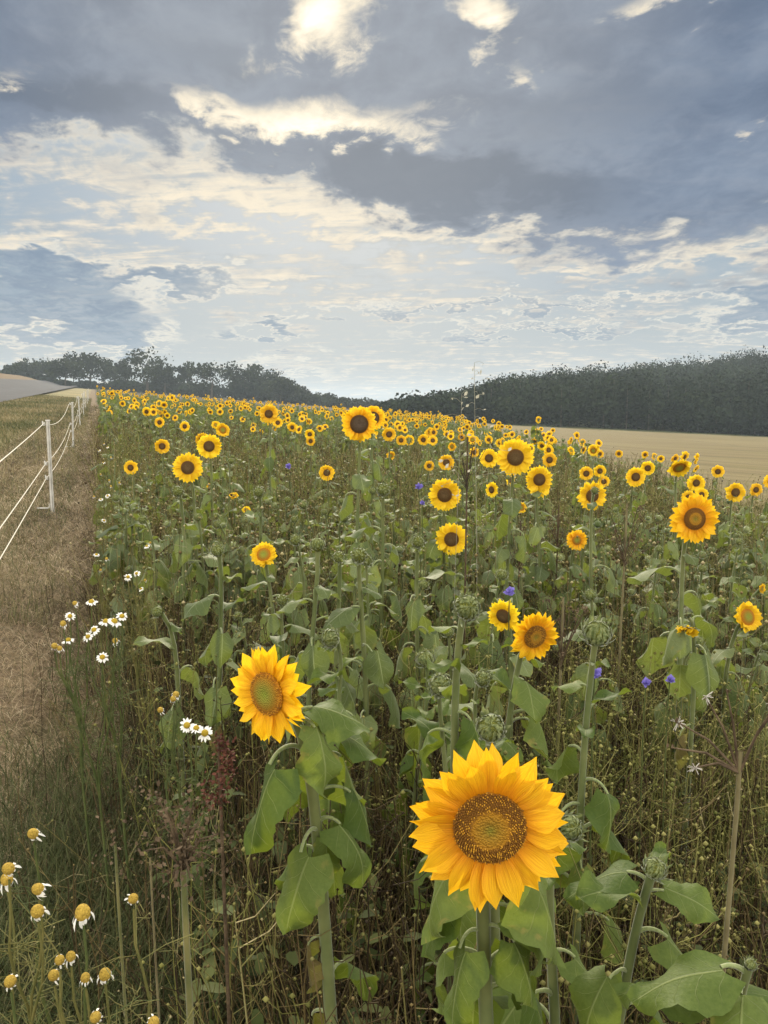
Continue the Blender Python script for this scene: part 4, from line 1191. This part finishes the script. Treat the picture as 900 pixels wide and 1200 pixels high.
for _ in range(130):
    px = rng.uniform(10, 450); d = rng.uniform(200, 235); P = at(px, 470, d); h = rng.uniform(2.5, 4.5) if px < 260 else rng.uniform(3, 5.5)
    top = np.interp(px, [10, 260, 300, 330, 360, 400, 450], [446, 446, 440, 452, 462, 473, 478])
    gz = G(P[0], P[1]); h = max(1.5, at(px, top, d)[2] - gz) * rng.uniform(.75, 1.0)
    pts.append((P[0], P[1], gz, h, rng.uniform(4, 7)))
clump_mass('hedge_thicket', 'dark low thicket filling the gaps under the far tree row', pts, ['wood_foliage', 'bark'], 110, .8, 'thicket')

# ------------------------------------------------------------------ ground and road
def ground_sheet():
    def axis(lo, hi, n, p): 
        t = np.linspace(-1, 1, n); s = np.sinh(t * p) / np.sinh(p); return np.where(s < 0, -s * lo, s * hi)
    xs = axis(-900, 900, 220, 6.5); ys = np.concatenate([np.linspace(-60, -2, 12), 0 + (np.sinh(np.linspace(0, 1, 260) * 6.2) / np.sinh(6.2)) * 1500 - .0])
    X, Y = np.meshgrid(xs, ys)
    Z = ground(X, Y)
    near = np.clip(1 - np.hypot(X, Y) / 40, 0, 1)
    Z = Z + near * (.012 * np.sin(X * 5 + Y * 2.3) * np.sin(Y * 4.1 - X) - .015)
    V = np.stack([X, Y, Z], -1).reshape(-1, 3)
    m, nt = new_mat('earth')
    pos = geo_pos(nt); x, y, z = sep(nt, pos.k)
    u = x + y * .37
    n1 = noise(nt, pos, 1.3, 6, .6); n2 = noise(nt, pos, 14.0, 5, .65); n3 = noise(nt, pos, .25, 4, .6)
    un = u + (n1 - .5) * .5
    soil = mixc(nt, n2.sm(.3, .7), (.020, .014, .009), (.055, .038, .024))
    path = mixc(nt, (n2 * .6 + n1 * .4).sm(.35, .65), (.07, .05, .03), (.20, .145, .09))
    path = mixc(nt, n1.sm(.5, .68) * .6, path, (.075, .075, .032))
    verge = mixc(nt, (n2 * .5 + n3 * .5).sm(.35, .65), (.11, .11, .045), (.25, .20, .105))
    st = noise(nt, comb(nt, x * .05, y * .9), 1.0, 4, .6)
    stub = mixc(nt, st.sm(.35, .65), (.10, .08, .038), (.17, .14, .07))
    stub = mixc(nt, n3.sm(.45, .7) * .6, stub, (.14, .125, .05))
    stub = mixc(nt, n2.sm(.45, .65) * .35, stub, (.10, .075, .04))
    tr = ((x * .055 + (n3 - .5) * .3).fract() - .5).abs()
    stub = mixc(nt, tr.sm(.035, .015) * .45, stub, (.10, .085, .045))
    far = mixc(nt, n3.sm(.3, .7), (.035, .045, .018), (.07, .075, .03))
    bank = mixc(nt, n2.sm(.3, .7), (.09, .062, .036), (.16, .115, .065))
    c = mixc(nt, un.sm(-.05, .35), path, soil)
    c = mixc(nt, un.sm(-.9, -.5, 1, 0), c, verge)
    c = mixc(nt, un.sm(-12.6, -12.2, 1, 0), c, bank)
    right = (x + (n1 - .5) * .6).sm(3.6, 4.0)
    c = mixc(nt, right, c, stub)
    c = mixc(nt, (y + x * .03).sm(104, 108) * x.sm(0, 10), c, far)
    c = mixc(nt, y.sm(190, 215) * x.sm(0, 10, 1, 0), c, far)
    finish(nt, c, .95, 0, None, 0, .1, bump=n2, bstr=.7, bdist=.05)
    M['earth'] = m
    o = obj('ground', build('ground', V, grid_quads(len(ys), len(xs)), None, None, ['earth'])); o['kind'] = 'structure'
ground_sheet()

def road():
    ys = np.linspace(16, 260, 160)[:, None]; us = np.linspace(-12.6, -4.6, 17)[None, :]
    X = -.37 * ys + us; Y = ys + 0 * us; Z = ground(X, Y) + .03 + .0018 * Y
    V = np.stack([X, Y, Z], -1).reshape(-1, 3)
    m, nt = new_mat('asphalt'); pos = geo_pos(nt)
    n1 = noise(nt, pos, .6, 5, .6); n2 = noise(nt, pos, 20., 3, .6)
    finish(nt, mixc(nt, (n1 * .6 + n2 * .4).sm(.3, .7), (.055, .056, .060), (.085, .086, .09)), .95, 0, None, 0, .08, bump=n2, bstr=.3, bdist=.01)
    M['asphalt'] = m
    o = obj('road', build('road', V, grid_quads(160, 17), None, None, ['asphalt'])); o['kind'] = 'structure'
road()

# ------------------------------------------------------------------ world: veiled evening sun behind broken cloud
SUN_AZ, SUN_EL = -3.0, 26.0
def sky():
    w = bpy.data.worlds.new('World'); scene.world = w; w.use_nodes = True
    nt = w.node_tree; nt.nodes.clear()
    tc = nt.nodes.new('ShaderNodeTexCoord')
    dx, dy, dz = sep(nt, tc.outputs['Generated'])
    az = dx._m('ARCTAN2', dy) * (180 / PI)
    el = dz.max(-1.0).min(1.0)._m('ARCSINE') * (180 / PI)
    def ang(px, py):
        v = FW + (px - 450) / F * RT + (600 - py) / F * UP; v = v / np.linalg.norm(v)
        return math.degrees(math.atan2(v[0], v[1])), math.degrees(math.asin(v[2]))
    den = dz.max(0.0) + .14
    X, Y = dx / den, dy / den
    n_big = noise(nt, comb(nt, X, Y * .6), 1.7, 7, .58, .2)
    n_mid = noise(nt, comb(nt, X + 5.0, Y * .75 + 2.0), 4.4, 9, .56, .3)
    n_fine = noise(nt, comb(nt, X + 9.0, Y * .8 + X * .12 + 7.0), 11.0, 9, .60, .5)
    n_strk = noise(nt, comb(nt, X * .5 + 3.0 + Y * .22, Y * 1.6 + 1.0), 7.0, 9, .60, .5)
    wx = (n_big - .5) * 11.0 + (n_mid - .5) * 9.0
    wy = (n_big - .5) * 3.0 + (n_mid - .5) * 6.0 + (n_fine - .5) * 3.0
    def blob(px, py, rx, ry, wgt, tilt=0.0):
        a0, e0 = ang(px, py)
        k = 906 * PI / 180
        qa = (az + wx - a0) * (k / rx); qe = (el + wy - e0) * (k / ry)
        if tilt: qe = qe + qa * (tilt * rx / ry)
        return (((qa * qa + qe * qe) * -1.0)._m('EXPONENT')) * wgt
    def total(bl):
        t = None
        for b in bl:
            v = blob(*b); t = v if t is None else t + v
        return t
    # heavy layer, isolated darker banks, lit gaps, clear blue gaps (photo position, size, weight, tilt)
    dark = total([(140, 20, 320, 62, 1.0), (60, 110, 170, 44, 1.25), (300, 90, 130, 40, .6), (640, 70, 330, 95, 1.1), (470, 195, 110, 26, 1.5, .12), (600, 222, 130, 34, 1.3), (860, 200, 170, 85, .95), (700, 225, 130, 36, .7), (470, 70, 150, 60, .6), (330, 175, 60, 20, .55)])
    bank = total([(130, 378, 64, 34, 1.2), (0, 348, 60, 42, 1.0), (90, 316, 140, 16, .9), (230, 330, 90, 12, .5), (312, 385, 42, 12, 1.0), (872, 360, 60, 26, 1.0), (640, 356, 160, 7, .7), (775, 290, 36, 22, .6), (560, 385, 130, 8, .5), (430, 360, 120, 7, .4), (690, 385, 90, 7, .5), (330, 430, 70, 14, .6)])
    gap = total([(385, 18, 50, 40, 1.5), (572, 18, 22, 36, 1.2), (785, 8, 62, 13, 1.0), (365, 142, 125, 19, 1.35), (15, 88, 45, 10, .4), (225, 115, 42, 16, .65), (610, 86, 22, 14, .5), (892, 145, 8, 10, .5)])
    cream = total([(230, 205, 250, 42, .85, .06), (40, 278, 90, 16, .8), (600, 276, 300, 26, 1.3, .06), (820, 300, 150, 18, 1.0), (300, 200, 130, 30, .5), (70, 352, 90, 14, .6), (330, 240, 130, 26, .8), (250, 318, 220, 14, .6, .10), (470, 335, 320, 18, .5, .08), (600, 420, 300, 30, .45), (30, 400, 60, 30, .6)])
    blue = total([(300, 268, 110, 22, 1.0), (90, 235, 110, 14, .5), (180, 290, 110, 14, .6), (560, 325, 180, 14, .7), (800, 330, 120, 14, .8), (430, 395, 160, 20, .5), (220, 400, 60, 34, .8), (20, 330, 60, 20, .6), (700, 395, 140, 22, .5)])
    sk = nt.nodes.new('ShaderNodeTexSky'); sk.sky_type = 'NISHITA'; sk.sun_disc = False
    sk.sun_elevation = R(SUN_EL); sk.sun_rotation = R(SUN_AZ); sk.air_density = 1.0; sk.dust_density = 2.0
    sc = nt.nodes.new('ShaderNodeMix'); sc.data_type = 'RGBA'; sc.blend_type = 'MULTIPLY'; sc.inputs[0].default_value = 1.0; sc.clamp_result = False
    nt.links.new(sk.outputs[0], sc.inputs[6]); sc.inputs[7].default_value = (.1, .1, .1, 1)
    clear = mixc(nt, .88, E(nt, sc.outputs[2]), (.185, .275, .37))
    c = mixc(nt, el.sm(-2, 13), (.42, .455, .465), clear)
    # thin mottled high cloud in streaks
    tex = n_fine * .4 + n_mid * .3 + n_strk * .3
    thin = (tex * 4.2 - 2.1 + (n_strk - .5) * 1.2 + cream * .6 - blue * .6 + .26).sm(.0, .8)
    c = mixc(nt, thin * .85, c, mixc(nt, tex.sm(.40, .62), (.37, .41, .44), (.70, .63, .53)))
    lit = (cream * .7 + (tex - .5) * 4.6 + (n_strk - .5) * 1.2).sm(.38, 1.5)
    c = mixc(nt, lit * .85, c, (.90, .78, .59))
    # banks low down
    bd = bank + (n_mid - .5) * 1.5 + (n_fine - .5) * .9
    edge = bd.sm(.12, .40) * bd.sm(.75, .40)
    c = mixc(nt, edge * bank.sm(.1, .5) * .55, c, (.98, .88, .70))
    c = mixc(nt, bd.sm(.25, .95) * .85, c, mixc(nt, (n_mid * .5 + n_fine * .5).sm(.38, .62), (.15, .215, .31), (.27, .335, .41)))
    # heavy layer
    d = dark + (n_mid - .5) * 1.35 + (n_fine - .5) * .55 - gap * .5
    dm = d.sm(.10, .90)
    edge = d.sm(.0, .35) * d.sm(.75, .35) * dark.sm(.1, .5)
    c = mixc(nt, edge * .45, c, (.96, .84, .64))
    dtex = n_mid * .45 + n_fine * .25 + n_big * .3
    dcol = mixc(nt, dtex.sm(.36, .64), (.095, .135, .215), (.20, .255, .35))
    c = mixc(nt, dm * .95, c, dcol)
    tongue = total([(450, 192, 90, 20, .9, .14), (580, 222, 150, 30, 1.2, .06), (70, 112, 130, 26, 1.0), (250, 165, 80, 12, .5), (700, 120, 160, 30, .5), (330, 60, 160, 22, .4)]) + (n_mid - .5) * 1.3 + (n_fine - .5) * .5 - gap * .6
    c = mixc(nt, tongue.sm(.15, .95) * .8, c, (.072, .108, .175))
    # sunlit gaps
    b = gap + (n_fine - .5) * 2.2 + (n_mid - .5) * 1.6
    c = mixc(nt, b.sm(.25, 1.05) * gap.sm(.08, .4), c, (.86, .76, .59))
    c = mixc(nt, b.sm(.85, 1.7) * gap.sm(.4, 1.0), c, (1.25, 1.15, .95))
    # glow of the veiled sun
    sdir = (math.sin(R(SUN_AZ)) * math.cos(R(SUN_EL)), math.cos(R(SUN_AZ)) * math.cos(R(SUN_EL)), math.sin(R(SUN_EL)))
    cs = dx * sdir[0] + dy * sdir[1] + dz * sdir[2]
    c = mixc(nt, cs.sm(.90, 1.0) * .14, c, (1.0, .9, .7))
    # added fill: unseen sky overhead and behind the camera, brightened to light the flowers
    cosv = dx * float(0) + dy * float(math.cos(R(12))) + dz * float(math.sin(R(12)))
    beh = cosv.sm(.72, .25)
    fill_c = mixc(nt, n_mid.sm(.35, .65), (2.0, 1.96, 1.88), (2.8, 2.6, 2.3))
    c = mixc(nt, beh, c, fill_c)
    c = mixc(nt, el.sm(-6, -1, 1, 0), c, (.2, .2, .18))
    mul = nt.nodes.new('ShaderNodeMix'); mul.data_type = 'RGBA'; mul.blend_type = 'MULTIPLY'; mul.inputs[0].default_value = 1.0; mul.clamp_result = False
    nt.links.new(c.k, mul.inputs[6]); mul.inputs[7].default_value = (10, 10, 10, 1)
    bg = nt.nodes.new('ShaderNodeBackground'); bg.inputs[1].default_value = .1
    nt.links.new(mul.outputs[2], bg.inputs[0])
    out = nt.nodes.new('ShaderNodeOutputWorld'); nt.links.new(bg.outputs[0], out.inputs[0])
    w.cycles.sampling_method = 'MANUAL'; w.cycles.sample_map_resolution = 512
sky()

L = bpy.data.lights.new('Sun', 'SUN'); L.energy = 4.8; L.angle = R(6); L.color = (1.0, .88, .68)
lo = bpy.data.objects.new('Sun', L); COL.objects.link(lo)
sd = Vector((math.sin(R(SUN_AZ)) * math.cos(R(SUN_EL)), math.cos(R(SUN_AZ)) * math.cos(R(SUN_EL)), math.sin(R(SUN_EL))))
lo.rotation_euler = sd.to_track_quat('Z', 'Y').to_euler()

# ------------------------------------------------------------------ haze
HAZE = 0.0005
if HAZE:
    m, nt = new_mat('haze')
    pv = nt.nodes.new('ShaderNodeVolumePrincipled'); pv.inputs['Density'].default_value = HAZE
    pv.inputs['Color'].default_value = (.72, .86, 1.0, 1); pv.inputs['Anisotropy'].default_value = .2
    out = nt.nodes.new('ShaderNodeOutputMaterial'); nt.links.new(pv.outputs[0], out.inputs['Volume'])
    M['haze'] = m
    zlo, zhi = -90, 36
    v = np.array([[a, b, c] for a in (-950, 950) for b in (-70, 1560) for c in (zlo, zhi)], float)
    q = np.array([[0, 1, 3, 2], [4, 6, 7, 5], [0, 4, 5, 1], [2, 3, 7, 6], [0, 2, 6, 4], [1, 5, 7, 3]])
    o = obj('haze', build('haze', v, q, None, None, ['haze'], smooth=False)); tag(o, 'thin pale haze in front of the distant trees', None, kind='stuff')

# ------------------------------------------------------------------ camera and output
cd = bpy.data.cameras.new('Camera'); cd.sensor_fit = 'VERTICAL'; cd.sensor_height = 24; cd.lens = 24 * F / 1200; cd.clip_end = 5000; cd.clip_start = .02
cam = bpy.data.objects.new('Camera', cd); COL.objects.link(cam)
cam.location = CAM; cam.rotation_euler = (PI / 2 - PITCH, 0, 0); scene.camera = cam
vs = scene.view_settings; vs.view_transform = 'Standard'; vs.look = 'None'; vs.exposure = .15; vs.gamma = 1; vs.use_curve_mapping = False
scene.render.engine = 'CYCLES'
scene.cycles.use_denoising = True
scene.cycles.max_bounces = 6; scene.cycles.diffuse_bounces = 3; scene.cycles.transmission_bounces = 4; scene.cycles.volume_bounces = 0
